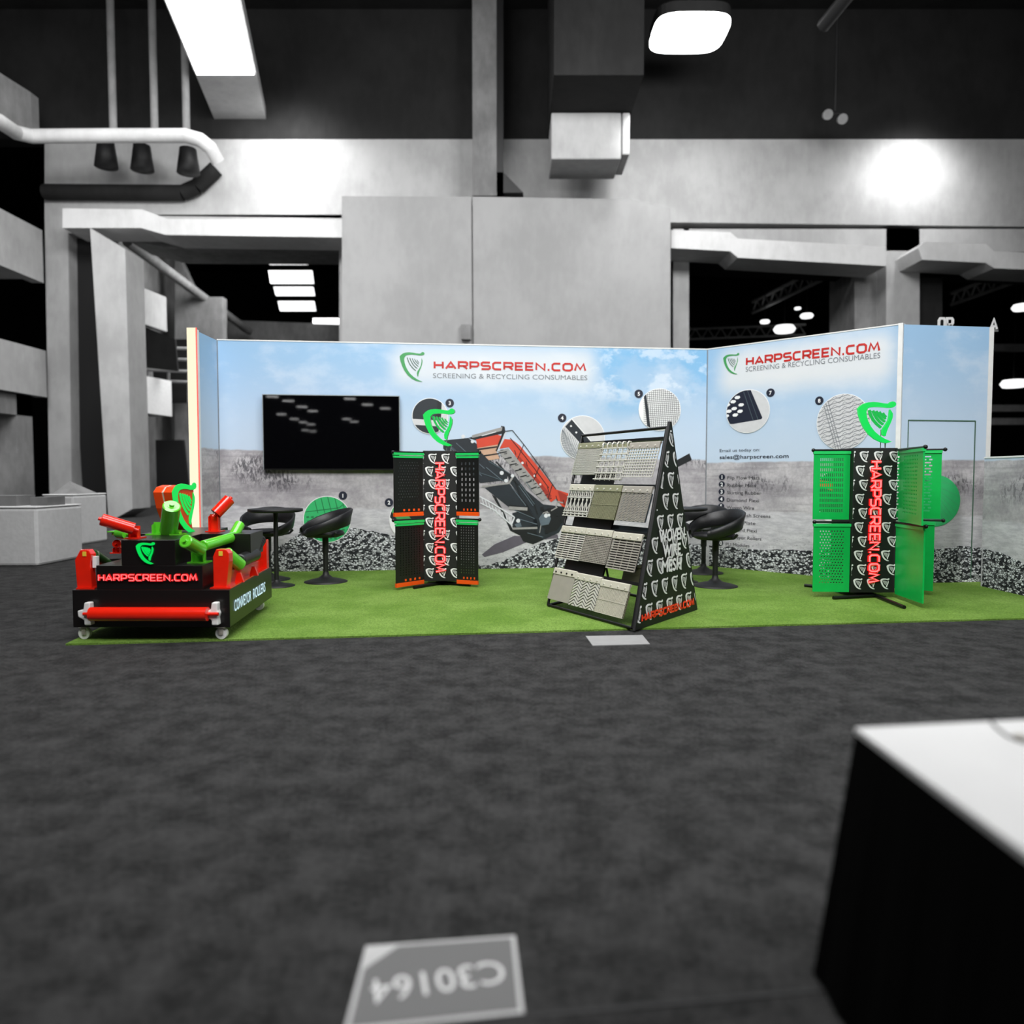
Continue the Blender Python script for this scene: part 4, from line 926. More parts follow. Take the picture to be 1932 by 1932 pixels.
for tl, tr, bl_, kind, ms, mh, lab in SAMP:
    s0, z0 = c5(*tl); s1, _z = c5(*tr); _s, zb_ = c5(*bl_)
    w_ = max(.12, s1 - s0); h_ = z0 - zb_; hook = .045
    o = thing('mesh_sample', lab, 'wire mesh sample', (0, 0, 0), 0, 'wire mesh samples on the triangular rack')
    o.matrix_world = PAR @ Matrix.Translation((s0 - lean(0), 0, zb_))
    o.matrix_basis = PAR @ Matrix.Translation((s0, 0, zb_))
    sk = lean(1.0) if False else 0
    b = B(); sheet(b, w_, h_ - hook, kind); b.obj('mesh', ms, o)
    if kind in ('diamond', 'herring', 'slots', 'slots_fine', 'zigzag', 'weave', 'fine'):
        b = B(); b.box(.002, w_ - .002, .004, .008, 0, h_ - hook); b.obj('backing', {'zigzag': P_st, 'weave': mat('dim_olive_steel', (104, 102, 80), .5), 'fine': P_gy}.get(kind, M_black), o)
    if kind != 'coarse':
        b = B(); b.box(-.002, w_ + .002, -.018, -.006, h_ - hook, h_ - .004); b.prism([(0, 0), (0, 0), (0, 0)], 0, 0) if False else None
        b.cyl((-.002, -.008, h_ - .004), (w_ + .002, -.008, h_ - .004), .01, n=12)
        b.obj('hook_strip', mh, o)
        b = B()
        for i in range(4): x = w_ * (i + .5) / 4; b.cyl((x, -.018, h_ - hook * .62), (x, -.024, h_ - hook * .62), .007, n=10)
        b.obj('bolt_heads', M_wire if kind != 'plate' else M_bmetal, o)
    else:
        b = B()
        for i in range(6): x = .01 + (w_ - .02) * i / 5; b.tube([(x, -.01, h_ - hook - .01), (x, -.026, h_ - .02), (x, -.018, h_), (x, .005, h_ + .004)], .006, 8)
        b.obj('hooks', mh, o)
        b = B(); b.box(.0, w_, -.004, .002, h_ - hook, h_ - .008); b.obj('hook_strip', M_olive, o)
# samples hanging on the rear slope, seen through the frame
s0, z0 = c5(640, 1290); s1, z1 = c5(830, 1420)
o = thing('mesh_sample', 'olive twill mesh sample glimpsed behind the lower right of the rack', 'wire mesh sample', (0, 0, 0), 0, 'wire mesh samples on the triangular rack')
o.matrix_basis = PAR @ Matrix.Translation((s0 + .02, .12, z1)); b = B(); sheet(b, .22, z0 - z1 + .03, 'weave'); b.obj('mesh', M_olive, o)
b = B(); b.box(0, .22, -.016, .03, z0 - z1 + .03, z0 - z1 + .05); b.obj('hook_strip', M_olive, o)
for i, (x, y) in enumerate(((500, 560), (570, 905))):
    s0, z0 = c5(x, y); o = thing('mesh_sample', ['dark plate sample edge seen under the top tier of the rack', 'dark plate sample edge seen under the second tier of the rack'][i], 'wire mesh sample', (0, 0, 0), 0, 'wire mesh samples on the triangular rack')
    o.matrix_basis = PAR @ Matrix.Translation((s0, .1, z0 - .09)); b = B(); b.box(0, .5, 0, .006, .03, .085); b.obj('plate', M_plate if i == 0 else P_st, o)
    b = B(); b.box(0, .5, -.004, .02, .005, .028); b.obj('edge_strip', M_bmetal, o)

# ---------------------------------------------------------------- rotating screen stands
def stand(name_lab, px, py, wd, rz, sign_lab, feet, hsx=1.0, sdx=-.01):
    p = ground(px, py); fr = Frame((p.x, p.y, T0), rz)
    t = thing('display_stand', name_lab, 'display stand', fr.o, rz, 'square black display towers')
    b = B(); b.box(-wd / 2, wd / 2, 0, wd, .045, 1.25); b.obj('column', M_black, t, .004)
    b = B(); fj = fr.i @ ground(*feet[1])
    for e in (feet[0], feet[2]): q = fr.i @ ground(*e); b.tube([(fj.x, fj.y + .03, .016), (q.x, q.y, .014)], .015, 10)
    b.tube([(-.02, wd, .016), (-.3, wd * 1.7, .014)], .015, 10); b.tube([(.02, wd, .016), (.3, wd * 1.7, .014)], .015, 10); b.tube([(fj.x, fj.y + .03, .016), (0, wd, .016)], .015, 10)
    b.cyl((0, wd / 2, .01), (0, wd / 2, .05), .06); b.obj('feet', M_bmetal, t)
    b = B(); win = [(-wd / 2 + .002, .06), (wd / 2 - .002, .06), (wd / 2 - .002, 1.24), (-wd / 2 + .002, 1.24)]
    for r_ in range(10):
        z_ = .075 + r_ * .1175
        if r_ % 2 == (1 if True else 0): xs = [-wd / 2 - .06, -wd / 2 + .05, -wd / 2 + .17, -wd / 2 + .30]
        else: xs = [-wd / 2 + .02, -wd / 2 + .135, -wd / 2 + .25]
        if r_ in (2, 4, 6): xs = [xs[0], xs[2]]
        for x in xs: harp(b, x, z_, .088, -.002, -.0005, win, st=1.2, fat=.02)
    b.obj('printed_logos', M_print, t)
    # lit vertical lettering reading downward
    Mx = Matrix(((0, 0, 1, 0), (0, 1, 0, 0), (-1, 0, 0, 0), (0, 0, 0, 1)))  # x->-z, z->x
    b = B(); b.m = Matrix.Translation((-.04, 0, 1.135)) @ Mx; stroke_text(b, 'HARPSCREEN.COM', 0, 0, 1.0, .08, .024, -.014, -.003, .34); o = b.obj('neon_lettering', E_red, t)
    b = B(); b.m = Matrix.Translation((-.04, 0, 1.135)) @ Mx; stroke_text(b, 'HARPSCREEN.COM', 0, 0, 1.0, .08, .011, -.018, -.0145, .34); b.obj('neon_tube', E_pink, o)
    # lit emblem on top
    g = thing('harp_sign', sign_lab, 'lit sign', fr.m @ Vector((sdx, wd * .4, 1.25)), rz, 'glowing green harp signs on the towers')
    hh_ = .335
    b = B(); harp(b, -.15, .05, hh_, -.03, 0, strings=False, fat=.018, sx=hsx); b.obj('harp_outline', E_green, g)
    b = B(); harp(b, -.15, .05, hh_, -.02, 0, body=False, st=1.9, sx=hsx); b.obj('harp_strings', E_greend, g)
    b = B(); harp(b, -.144, .048, hh_, .001, .012, st=1.1, fat=.018, sx=hsx); b.obj('silver_backing', M_chrome, g)
    b = B(); b.cyl((.1, .005, 0), (.1, .005, .05), .006, n=8); b.cyl((.06, .005, 0), (.06, .005, .16), .004, n=8); b.obj('mount', M_chrome, g)
    return t, fr
def holes(b, x0, z0, x1, z1, nx, nz, fx, fz, y0, y1, stag=False, roundh=False):
    """perforated field: cells with openings of fraction fx, fz"""
    cw = (x1 - x0) / nx; ch = (z1 - z0) / nz
    if roundh:
        m = 8
        for j in range(nz):
            off = cw / 2 if (stag and j % 2) else 0
            for i in range(nx - (1 if off else 0)):
                ax = x0 + i * cw + off; az = z0 + j * ch; cx = ax + cw / 2; cz = az + ch / 2; r = min(cw, ch) * fx / 2
                sqp = [(ax + cw, cz), (ax + cw, az + ch), (cx, az + ch), (ax, az + ch), (ax, cz), (ax, az), (cx, az), (ax + cw, az)]
                for k in range(m):
                    a_ = k * math.pi / 4; c_ = (k + 1) * math.pi / 4; k2 = (k + 1) % m
                    b.prism([(cx + r * math.cos(a_), cz + r * math.sin(a_)), sqp[k], sqp[k2], (cx + r * math.cos(c_), cz + r * math.sin(c_))], y0, y1)
            if off: b.prism([(x0, z0 + j * ch), (x0 + off, z0 + j * ch), (x0 + off, z0 + j * ch + ch), (x0, z0 + j * ch + ch)], y0, y1); b.prism([(x1 - off, z0 + j * ch), (x1, z0 + j * ch), (x1, z0 + j * ch + ch), (x1 - off, z0 + j * ch + ch)], y0, y1)
    else:
        for j in range(nz):
            b.prism([(x0, z0 + j * ch), (x1, z0 + j * ch), (x1, z0 + (j + (1 - fz)) * ch), (x0, z0 + (j + (1 - fz)) * ch)], y0, y1)
            off = cw / 2 if (stag and j % 2) else 0
            for i in range(nx + 1):
                xa_ = max(x0, x0 + i * cw + off - cw * (1 - fx) / 2); xb_ = min(x1, x0 + i * cw + off + cw * (1 - fx) / 2)
                if xb_ > xa_: b.prism([(xa_, z0 + (j + 1 - fz) * ch), (xb_, z0 + (j + 1 - fz) * ch), (xb_, z0 + (j + 1) * ch), (xa_, z0 + (j + 1) * ch)], y0, y1)
def mat_sample(p, q, z0, z1, pat, m, label, clips, group, name='screen_mat', rod=True, tex=None):
    """a hanging screen mat between plan points p (left) and q (right)"""
    p = Vector(p); q = Vector(q); d = q - p; w_ = d.length; rz = math.atan2(d.y, d.x)
    t = thing(name, label, 'screen mat', (p.x, p.y, z0), rz, group); h_ = z1 - z0; y0, y1 = -.006, .006
    b = B(); mx, mt, mb = pat[0], pat[1], pat[2]
    x0, x1, za, zb_ = w_ * mx, w_ * (1 - mx), h_ * mb, h_ * (1 - mt)
    b.box(0, x0, y0, y1, 0, h_); b.box(x1, w_, y0, y1, 0, h_); b.box(x0, x1, y0, y1, 0, za); b.box(x0, x1, y0, y1, zb_, h_)
    holes(b, x0, za, x1, zb_, *pat[3:], y0=y0, y1=y1) if False else holes(b, x0, za, x1, zb_, pat[3], pat[4], pat[5], pat[6], y0, y1, pat[7], pat[8])
    b.obj('perforated_sheet', m, t)
    if clips == 'two':
        b = B(); b.box(-.006, w_ + .004, -.018, .012, h_ + .012, h_ + .034); b.box(-.002, w_, -.014, .01, h_ - .012, h_ + .006); b.obj('top_clamp', M_clip, t)
        b = B(); b.box(-.002, w_, -.012, .012, -.034, 0.002); b.obj('bottom_clamp', M_orange, t)
        b = B()
        for i in range(4): b.box(w_ * (.3 + .17 * i), w_ * (.36 + .17 * i), -.009, -.006, .012, .032)
        b.obj('orange_studs', M_orange, t)
    else:
        b = B(); b.box(-.004, w_ + .004, -.014, .012, h_ - .012, h_ + .012); b.obj('top_clamp', M_clip, t)
    return t
# left tower with black mats
st1, f1_ = stand('black harp-patterned display tower left of the mesh rack, holding black mats', 831, 1108, .31, R(0), 'glowing green harp sign on the left tower, over the printed circle', ((781, 1114), (833, 1106), (887, 1109)))
# (margin x, margin top, margin bottom, nx, nz, fx, fz, stagger, round)
def gp(px, py, z): v = at_z(px, py, z); return (v.x, v.y)
GL = 'black mats on the left tower'
z1, z0 = 1.215, .70
lp = f1_.o
mat_sample((f1_.o.x - .155 - .235, f1_.o.y - .22), (f1_.o.x - .158, f1_.o.y - .005), .70, 1.205, (.12, .08, .1, 9, 16, .42, .42, True, True), M_matb, 'black mat with small holes, upper left of the left tower', 'two', GL)
mat_sample((f1_.o.x - .155 - .215, f1_.o.y - .26), (f1_.o.x - .158, f1_.o.y - .005), .07, .595, (.1, .06, .1, 8, 20, .3, .5, False, False), M_matb, 'black mat with thin slots, lower left of the left tower', 'two', GL)
mat_sample((f1_.o.x + .158, f1_.o.y + .0), (f1_.o.x + .158 + .205, f1_.o.y - .1), .70, 1.205, (.14, .1, .14, 4, 8, .35, .5, False, False), M_matb, 'black mat with larger square openings, upper right of the left tower', 'two', GL)
mat_sample((f1_.o.x + .158, f1_.o.y + .0), (f1_.o.x + .158 + .195, f1_.o.y - .08), .07, .595, (.14, .06, .1, 6, 18, .3, .45, False, False), M_matb, 'black mat with fine slots, lower right of the left tower', 'two', GL)
# right tower with green mats
st2, f2_ = stand('black harp-patterned display tower at the right, holding green mats', 1646, 1131, .372, R(2), 'glowing green harp sign on the right tower, with silver edges', ((1572, 1134), (1655, 1131), (1706, 1152)), 1.1, .06)
GR = 'green mats on the right tower'
ox, oy = f2_.o.x, f2_.o.y
mat_sample((ox - .186 - .29, oy + .09), (ox - .19, oy + .05), .665, 1.225, (.17, .08, .08, 12, 11, .45, .62, False, False), M_matg, 'green mat with rows of upright slots, upper left of the right tower', 'one', GR)
mat_sample((ox - .186 - .30, oy + .04), (ox - .19, oy + .02), .06, .62, (.15, .07, .12, 9, 19, .62, .62, True, True), M_matg, 'green mat full of round holes, lower left of the right tower', 'one', GR)
mat_sample((ox + .192, oy - .02), gp(1740, 992, .66), .66, 1.225, (.2, .06, .1, 9, 16, .45, .42, False, False), M_matg, 'green mat with small square holes, upper front right of the right tower', 'one', GR)
mat_sample((ox + .180, oy - .02), gp(1741, 1139, .05), .05, .625, (.2, .12, .14, 9, 22, .2, .3, True, True), M_matg, 'nearly closed green mat, lower front right of the right tower', 'one', GR)
mat_sample((ox + .20, oy + .38), (3.63, 6.28), .67, 1.235, (.14, .06, .08, 5, 19, .7, .5, True, False), M_matg, 'green mat with wide slots, upper rear right of the right tower', 'one', GR)
mat_sample((ox + .20, oy + .38), (3.585, 6.28), .05, .625, (.1, .06, .12, 4, 12, .5, .5, True, True), M_matg, 'green mat with large round holes, lower rear right of the right tower', 'one', GR)
# hanging rods of the towers
def rod(st, fr, p, q, z):
    a = fr.i @ Vector((p[0], p[1], z)); c = fr.i @ Vector((q[0], q[1], z)); b = B(); b.cyl(a, c, .009, n=10)
    b.rev(tuple(a), [(.004, -.016), (.014, -.01), (.017, 0), (.014, .01), (.004, .016)], 12); b.obj('hanging_rod', M_bmetal, st)
for z in (1.245, .645):
    rod(st2, f2_, (ox - .48, oy + .09 if z > 1 else oy + .04), (ox - .17, oy + .05), z); rod(st2, f2_, (gp(1742, 992, .66) if z > 1 else gp(1743, 1140, .05)), (ox + .17, oy), z)
    rod(st2, f2_, (3.65, 6.27), (ox + .17, oy + .38), z + .008)
for z in (1.243, .633):
    rod(st1, f1_, (lp.x - .395, lp.y - .22), (lp.x - .14, lp.y), z); rod(st1, f1_, (lp.x + .37, lp.y - .1), (lp.x + .14, lp.y), z)

# ---------------------------------------------------------------- roller podium
pa = at_z(136, 1113, .324); pb = at_z(433, 1113, .324); pc = at_z(512, 1070, .324)
PF = Frame((pa.x, pa.y, T0), math.atan2(pb.y - pa.y, pb.x - pa.x)); PW = (pb - pa).length
bc = PF.i @ Vector((pc.x, pc.y, 0)); PD = bc.y; skew = (bc.x - PW) / PD
PDM = fthing('display_podium', 'black stepped podium on castors with red and green conveyor rollers', 'display podium', PF)
zt1 = .324 - T0; zt2 = PF.L(250, 1067)[2]; zt3 = PF.L(250, 1019)[2]; zb0 = .078
x2a = PF.L(181, 1067)[0]; x2b = PF.L(382, 1067)[0]; x3a = PF.L(228, 1019)[0]; x3b = PF.L(330, 1019)[0]
sk_ = lambda x, y: (x + skew * y, y)
def block(b, xa_, xb_, ya, yb, z0, z1): b.ext([sk_(xa_, ya), sk_(xb_, ya), sk_(xb_, yb), sk_(xa_, yb)], z0, z1)
b = B(); block(b, 0, PW, 0, PD, zb0, zt1); b.obj('lower_tier', M_satin, PDM, .003)
b = B(); block(b, x2a, x2b, 0, PD, zt1, zt2); b.obj('middle_tier', M_satin, PDM, .003)
b = B(); block(b, x3a, x3b, 0, PD, zt2, zt3); block(b, x3b, x3b + .34, .5, .86, zt2, zt3); block(b, x3a - .08, x3a, .5, .86, zt2, zt3); b.obj('upper_tier', M_satin, PDM, .003)
for i, (x, y) in enumerate(((.06, .03), (PW - .06, .03), (.07, PD - .12), (PW - .07, PD - .12))):
    X, Y_ = sk_(x, y); b = B(); b.cyl((X, Y_ - .014, .036), (X, Y_ + .014, .036), .036, n=26); c = b.obj('castor', M_white, PDM, .004)
    b = B(); b.box(X - .012, X + .014, Y_ - .022, Y_ - .017, .03, zb0 - .001); b.box(X - .012, X + .014, Y_ + .017, Y_ + .022, .03, zb0 - .001); b.box(X - .025, X + .03, Y_ - .03, Y_ + .035, zb0 - .004, zb0 - .001)
    b.cyl((X, Y_ - .024, .036), (X, Y_ + .024, .036), .009, n=10); b.obj('castor_fork', M_plate, c)
b = B(); x0, z0 = PF.P(188, 1095); x1, z1 = PF.P(372, 1084); stroke_text(b, 'HARPSCREEN.COM', x0, z0, x1 - x0, z1 - z0 + .0, .0105, -.012, -.001); o = b.obj('neon_lettering', E_red, PDM)
b = B(); stroke_text(b, 'HARPSCREEN.COM', x0, z0, x1 - x0, z1 - z0 + .0, .004, -.014, -.0122); b.obj('neon_tube', E_pink, o)
b = B(); x0, z0 = PF.P(259, 1064); _, z1 = PF.P(259, 1024); harp(b, x0, z0, z1 - z0, -.012, -.001, st=1.4, fat=.012); b.obj('lit_harp', E_green, PDM)
# lettering on the right side
ang = math.atan2(PD, skew * PD)
SMx = Matrix.Translation((PW, 0, 0)) @ Matrix.Rotation(ang, 4, 'Z')
b = B(); b.m = SMx; text(b, 'CONVEYOR', .09, .16, .42, .075, -.004, .008); text(b, 'ROLLERS', .57, .16, .36, .075, -.004, .008); b.obj('side_lettering', E_blue, PDM)
# front roller with holders
def PL(px, py, y): return PF.L(px, py, y)
t = fthing('conveyor_roller', 'long red roller mounted across the front of the podium', 'conveyor roller', PF, 'red rollers on the podium')
A_ = PL(171, 1158.5, -.06); C_ = PL(392, 1158.5, -.06)
b = B(); b.cyl(A_, C_, .043, n=32); b.obj('roller', M_red, t, .005)
b = B(); b.cyl(A_ - Vector((.045, 0, 0)), A_, .011, n=12); b.cyl(C_, C_ + Vector((.065, 0, 0)), .011, n=12); b.obj('shaft', M_red, t)
for nm, cx, sg in (('left', PL(161, 1158, -.06).x, 1), ('right', PL(402, 1158, -.06).x, 1)):
    zc_ = A_.z; b = B()
    b.prism([(cx - .012, zc_ + .068), (cx + .022, zc_ + .068), (cx + .022, zc_ + .02), (cx + .03, zc_ - .0), (cx + .022, zc_ - .03), (cx + .026, zc_ - .072), (cx - .014, zc_ - .072), (cx - .016, zc_ - .04), (cx - .052, zc_ - .02), (cx - .055, zc_ + .018), (cx - .02, zc_ + .022)], -.05, -.001)
    b.obj('holder', M_white, t, .006)
# rollers with brackets
def roller(name, label, group, segs, posts, cols=None):
    """segs: list of (pxA, pyA, yA, pxB, pyB, yB, radius, material[, ribbed]); posts: (px, py_base, py_top, y, width, material)"""
    t = fthing(name, label, 'conveyor roller', PF, group)
    for s_ in segs:
        a = PL(s_[0], s_[1], s_[2]); c = PL(s_[3], s_[4], s_[5]); r = s_[6]; b = B(); d = (c - a).normalized()
        if len(s_) > 8:
            n = 7; b.cyl(a, c, r * .8, n=24)
            for i in range(n): k0 = (i + .08) / n; k1 = (i + .85) / n; b.cyl(a.lerp(c, k0), a.lerp(c, k1), r, n=24)
            b.obj('ribbed_roller', s_[7], t)
        else:
            b.cyl(a, c, r, n=28); b.cyl(a - d * .004, a, r * .86, r, 28); b.cyl(a - d * .006, a - d * .003, r * .5, r * .5, 20); b.obj('roller', s_[7], t)
            b = B(); b.cyl(a - d * .02, a, r * .28, n=12); b.cyl(c, c + d * .03, r * .28, n=12); b.obj('shaft', s_[7], t)
    for s_ in posts:
        g_ = PL(s_[0], s_[1], s_[3]); tp = PL(s_[0], s_[2], s_[3]); zb_ = s_[5]; w_ = s_[4]; b = B()
        b.box(g_.x - w_ * .75, g_.x + w_ * .75, g_.y - .05, g_.y + .05, zb_, zb_ + .008)
        b.ext([(g_.x - w_ * .5, g_.y - .004), (g_.x + w_ * .5, g_.y - .004), (g_.x + w_ * .5, g_.y + .004), (g_.x - w_ * .5, g_.y + .004)], zb_, tp.z)
        b.prism([(g_.x - w_ * .5, zb_ + .008), (g_.x - w_ * .42, zb_ + .008), (g_.x - w_ * .42, tp.z - .01), (g_.x - w_ * .5, tp.z - .02)], g_.y - .035, g_.y)
        b.prism([(g_.x + w_ * .42, zb_ + .008), (g_.x + w_ * .5, zb_ + .008), (g_.x + w_ * .5, tp.z - .02), (g_.x + w_ * .42, tp.z - .01)], g_.y - .035, g_.y)
        b.obj('bracket', s_[6], t)
    return t
GRd = 'red rollers on the podium'; GGr = 'green rollers on the podium'
roller('conveyor_roller', 'red roller tilting up to the left on the top step', GRd, [(192, 980, .02, 252, 998, .10, .038, M_red)], [(256, 1018, 992, .14, .06, zt3, M_red)])
roller('conveyor_roller', 'thick green roller standing nearly upright before the orange emblem', GGr, [(324, 955, .3, 318, 1001, .42, .056, M_green)], [(312, 1014, 985, .44, .15, zt3, M_green), (336, 1015, 1000, .42, .05, zt3, M_green)])
roller('conveyor_roller', 'red roller pointing up to the right beside the light strip', GRd, [(433, 942, .74, 407, 969, .68, .042, M_red)], [(406, 994, 970, .7, .07, zt3, M_red)])
roller('troughing_rollers', 'light green two-bend roller set on the right middle step', GGr, [(350, 1021, -.03, 378, 1037, .13, .042, M_green), (384, 1030, .2, 441, 1013, .55, .036, M_green), (452, 990, .68, 440, 1012, .58, .036, M_green)], [(377, 1062, 1034, .16, .08, zt2, M_green), (441, 1032, 1012, .6, .06, zt2, M_green)])
t = roller('troughing_rollers', 'red framed roller set with black ribbed end on the right lower ledge', 'red framed roller sets on the podium', [(427, 1044, .22, 453, 1066, .34, .042, M_green), (452, 1058, .36, 481, 1046, .68, .044, M_rubber), (476, 1042, .72, 491, 1018, .9, .044, M_rubber, 1)], [])
zl = zt1
def P3(px, py, y): return PL(px, py, y)
b = B(); xa_ = PL(405, 1100, .08).x; xb_ = PL(435, 1100, .08).x; ztp = PL(420, 1036, .08).z
b.prism([(xa_, zl), (xb_ - .02, zl), (xb_, ztp - .08), (xb_, ztp - .025), (xb_ - .02, ztp), (xa_ + .02, ztp), (xa_, ztp - .045)], .06, .13); b.obj('front_bracket', M_red, t, .004)
b = B(); b.ext([sk_(xa_ - .01, .04), sk_(PW - .005, .04), sk_(PW - .005, PD - .06), sk_(xa_ + .04, PD - .06)], zl, zl + .008)
b.ext([sk_(PW - .1, .12), sk_(PW - .09, .12), sk_(PW - .04, PD - .1), sk_(PW - .05, PD - .1)], zl, zl + .075); b.obj('base_plate', M_red, t)
xc_ = PL(500, 1060, PD - .1).x; ztp2 = PL(500, 1018, PD - .1).z
b = B(); b.prism([(xc_ - .1, zl), (xc_ + .02, zl), (xc_ + .02, ztp2), (xc_ - .0, ztp2), (xc_ - .1, zl + .06)], PD - .12, PD - .07); b.obj('rear_bracket', M_red, t, .004)
b = B(); b.box((xa_ + xb_) / 2 - .012, (xa_ + xb_) / 2 + .012, .056, .06, ztp - .04, ztp - .012); b.obj('yellow_sticker', mat('yellow_sticker', (226, 190, 60), .5), t)
for i, (px, py, y) in enumerate(((451, 1088, .3), (478, 1068, .62))):
    c = PL(px, py, y); b = B(); b.prism([(c.x - .03, zl + .005), (c.x + .03, zl + .005), (c.x + .008, zl + .07), (c.x - .012, zl + .07)], c.y, c.y + .02); b.obj('gusset', M_red, t)
t = roller('troughing_rollers', 'red framed roller set on the left lower ledge of the podium', 'red framed roller sets on the podium', [(176, 1048, .2, 199, 1064, .34, .04, mat('dark_green_roller', (36, 70, 30), .3))], [])
xa_ = PL(144, 1100, .06).x; xb_ = PL(175, 1100, .06).x; ztp = PL(160, 1037, .06).z
b = B(); b.prism([(xa_ + .01, zl), (xb_, zl), (xb_ - .01, ztp - .09), (xb_, ztp - .03), (xb_ - .02, ztp), (xa_ + .035, ztp), (xa_, ztp - .065)], .05, .11); b.obj('front_bracket', M_red, t, .004)
b = B(); b.ext([sk_(.01, .03), sk_(xb_ + .03, .03), sk_(xb_ + .02, PD - .06), sk_(.01, PD - .06)], zl, zl + .008); b.obj('base_plate', M_red, t)
b = B(); b.box((xa_ + xb_) / 2, (xa_ + xb_) / 2 + .022, .046, .05, ztp - .04, ztp - .012); b.obj('yellow_sticker', MATS['yellow_sticker'], t)
b = B(); b.box(xb_ - .004, xb_ + .022, .07, .1, zl + .13, zl + .2); b.obj('white_plate', M_white, t)
b = B(); p = PL(205, 1060, .35); b.box(p.x - .01, x3a - .005, .35, .37, p.z - .02, p.z + .02); b.obj('cross_bar', M_bmetal, t)
roller('conveyor_roller', 'small green roller behind the red one at the left', GGr, [(224, 1006, .66, 240, 1008, .6, .036, M_green)], [(228, 1020, 1004, .68, .09, zt3, M_green)])
roller('conveyor_roller', 'small red roller end low at the left rear of the podium', GRd, [(220, 1026, .7, 230, 1028, .8, .03, M_red)], [(224, 1050, 1030, .76, .05, zt2, M_red)])
# orange emblem box
eb = PF.m @ PL(349, 993, .62); eb.z = T0 + zt3
E = thing('emblem_box', 'orange harp shaped box with glowing green harp face atop the podium', 'emblem', eb, R(83))
b = B(); s_ = .335; hp = [(p[0] * s_ - .15, p[1] * s_ + .0) for p in HARP_HULL]
b.prism(hp, -.0, .065); b.prism([(x * .97, z * .99 + .002) for x, z in hp], .065, .078); b.obj('front_shell', M_emb, E, .003)
b = B(); b.prism(hp, .078, .14); b.obj('rear_shell', M_emb, E, .003)
b = B(); b.prism([(x * .975, z * .995 + .001) for x, z in hp], .066, .077); b.obj('pale_groove', M_cream, E)
b = B(); harp(b, -.15, -.005, s_ * 1.03, -.007, -.001, st=1.6, fat=.015); b.obj('lit_harp', E_green, E)

# ---------------------------------------------------------------- near table, floor signs
pts_top = [at_z(1613, 1373, .52), at_z(2500, 1325, .52)]
X0 = pts_top[0].x; Y1 = pts_top[0].y
t = thing('draped_table', 'low table with white top and black floor length skirt, lower right corner', 'table', (X0, Y1, 0))
M_skirt = mat('black_cloth', (3, 3, 3), .95, spec=.05)
M_top = mat('white_table_cover', (212, 212, 212), .6, bump=.15, scale=5)
b = B(); b.ext([(0, 0), (.005, -1.6), (1.2, -1.6), (1.2, .16)], .508, .52); b.obj('tabletop', M_top, t)
b = B(); n = 40; 
outl = [(0, 0, 0)] ; pt = []; pbm = []
path = [((0, 0), (-.07, .03)), ((.003, -1.6), (-.03, -1.66))]
for i in range(n + 1):
    k = i / n; wv = .004 * math.sin(i * 1.7); pt.append((0 + .003 * k, -1.6 * k, .507)); pbm.append((-.075 + .03 * k + wv, .0 - 1.64 * k, .005))
pt = [(1.2, .16, .507), (.6, .08, .507)] + pt; pbm = [(1.2, .17, .005), (.6, .09, .005)] + pbm
m_ = len(pt); b.add(pt + pbm, [(i, i + 1, m_ + i + 1, m_ + i) for i in range(m_ - 1)]); ins = [(x + .012, y - .004, z_) for x, y, z_ in pt + pbm]; b.add(ins, [(i, m_ + i, m_ + i + 1, i + 1) for i in range(m_ - 1)]); b.obj('skirt', M_skirt, t)
t = thing('strap', 'thin dark strap with grey buckle lying on the white table top', 'strap', at_z(1905, 1385, .5205))
b = B(); P = [at_z(*p, .523) - t.location for p in ((1870, 1362), (1882, 1374), (1900, 1388), (1925, 1398), (1960, 1402))]; b.tube(P, .0025, 8); b.obj('band', M_conc2, t)
b = B(); c = at_z(1924, 1392, .523) - t.location; b.rev(tuple(c), [(.004, -.002), (.012, 0), (.012, .004), (.004, .007)], 16); b.obj('buckle', M_plate, t)
# floor number sign, read from the other side
q = [ground(690, 1787), ground(972, 1767), ground(989, 1914), ground(648, 1950)]
ax = (q[0] - q[1]).normalized(); SGW = (q[0] - q[1]).length; SGH = (q[2] - q[1]).length
fs = Frame(q[2], math.atan2(ax.y, ax.x)); 
t = thing('floor_sign', 'grey floor sign with white border reading C30164 upside down', 'floor sign', q[2], math.atan2(ax.y, ax.x))
Mf = Matrix(((1, 0, 0, 0), (0, 0, 1, 0), (0, 1, 0, 0), (0, 0, 0, 1)))
yv = (q[1] - q[2]); li = fs.i
Q = [li @ v for v in q]; cxm = sum(v.x for v in Q) / 4; cym = sum(v.y for v in Q) / 4
b = B(); b.ext([(v.x, v.y) for v in (Q if False else Q)], .0, .003); b.obj('white_border', mat('sign_white', (190, 190, 190), .6), t)
ins = [(v.x + (cxm - v.x) * .055, v.y + (cym - v.y) * .08) for v in Q]
big = [(q_[0], q_[1]) for q_ in ins]
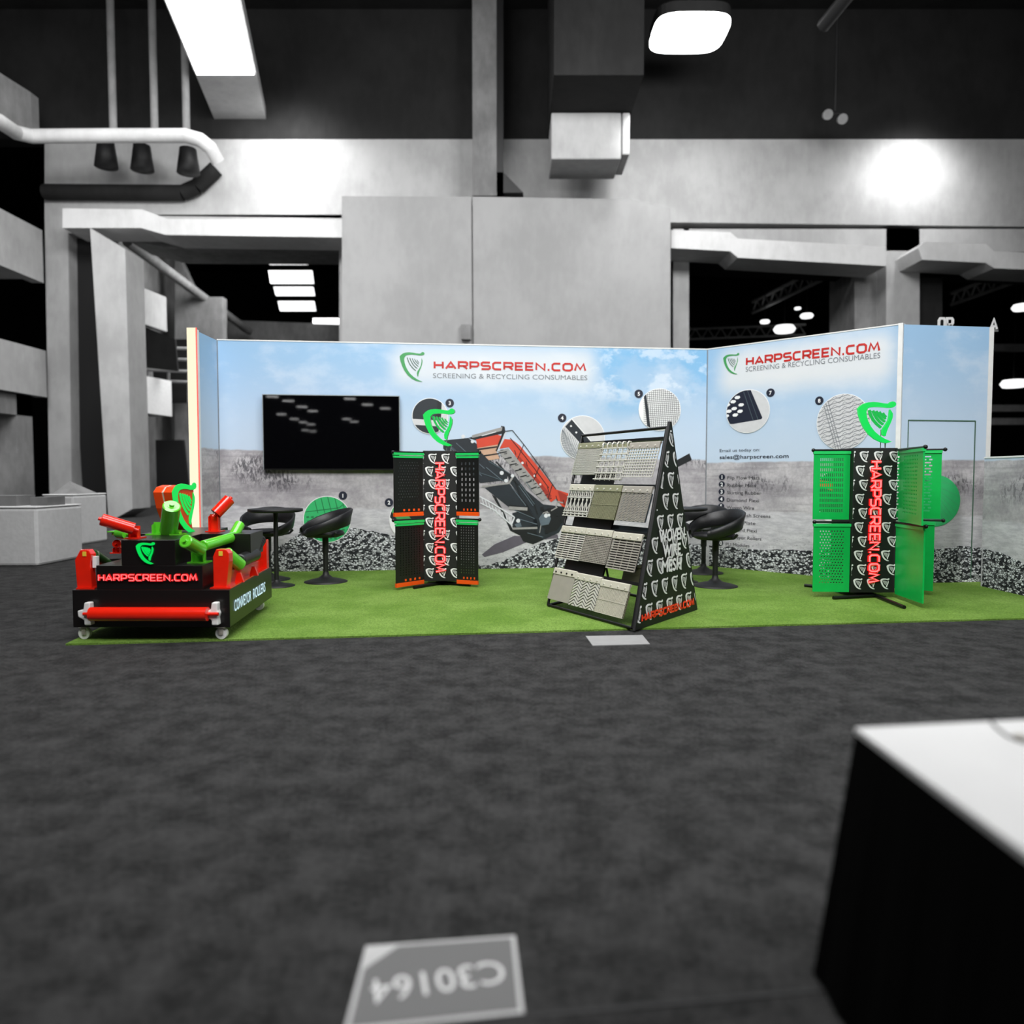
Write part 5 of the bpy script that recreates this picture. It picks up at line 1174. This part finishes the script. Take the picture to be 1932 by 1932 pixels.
# clip the corner that the photo shows lighter
P0, P1, P2, P3_ = [Vector(p_) for p_ in big]
big = [tuple(P0.lerp(P3_, .3)), tuple(P0.lerp(P1, .2)), tuple(P1), tuple(P2), tuple(P3_)]
b = B(); b.ext(big, .003, .004); b.obj('grey_face', mat('sign_grey', (104, 104, 104), .6, var=.06, scale=4), t)
vs_, fs_ = text_data('C30164', .0); xx0 = min(v[0] for v in vs_); xx1 = max(v[0] for v in vs_)
ta = li @ ground(950, 1833); tb = li @ ground(700, 1873); tc_ = li @ ground(945, 1812)
ex = (tb - ta); ey = (ta - (li @ ground(948, 1817))); ey = Vector((-ex.y, ex.x, 0)).normalized(); 
if (li @ ground(820, 1900)).xy.dot(ey.xy) < (li @ ground(820, 1800)).xy.dot(ey.xy): ey = ey
else: ey = -ey
hgt = (li.to_3x3() @ (ground(950, 1833) - ground(946, 1815))).length * 2.4
base = li @ ground(944, 1815)
ex_ = ex
def glyph(v): k = (v[0] - xx0) / (xx1 - xx0); return (base.x + ex_.x * k + (-ey.x) * v[1] / .73 * hgt + ey.x * 0, base.y + ex_.y * k - ey.y * v[1] / .73 * hgt, .0045)
b = B(); b.add([glyph(v) for v in vs_], fs_); b.obj('number_lettering', mat('sign_letter_white', (215, 215, 215), .6), t)
sg = [ground(1105, 1201), ground(1212, 1199), ground(1226, 1216), ground(1118, 1219)]
o_ = sg[0].copy(); b = B(); b.ext([((v - o_).x, (v - o_).y) for v in sg][::-1], 0, .004); o = tag(b.obj('floor_sign', mat('sign_pale', (150, 150, 150), .6)), 'small pale floor sign right at the front edge of the turf', 'floor sign'); o.location = o_
# carpet seam strip
a = ground(1090, 1905); c = ground(1640, 1856); b = B(); dirv = (c - a).normalized(); a2_ = a - dirv * 1.0; c2_ = c + dirv * 1.2; n_ = Vector((dirv.y, -dirv.x, 0)) * .012
b.ext([(a2_.x, a2_.y), (a2_.x + n_.x, a2_.y + n_.y), (c2_.x + n_.x, c2_.y + n_.y), (c2_.x, c2_.y)], 0, .002); struct(b.obj('trim_11', M_black))
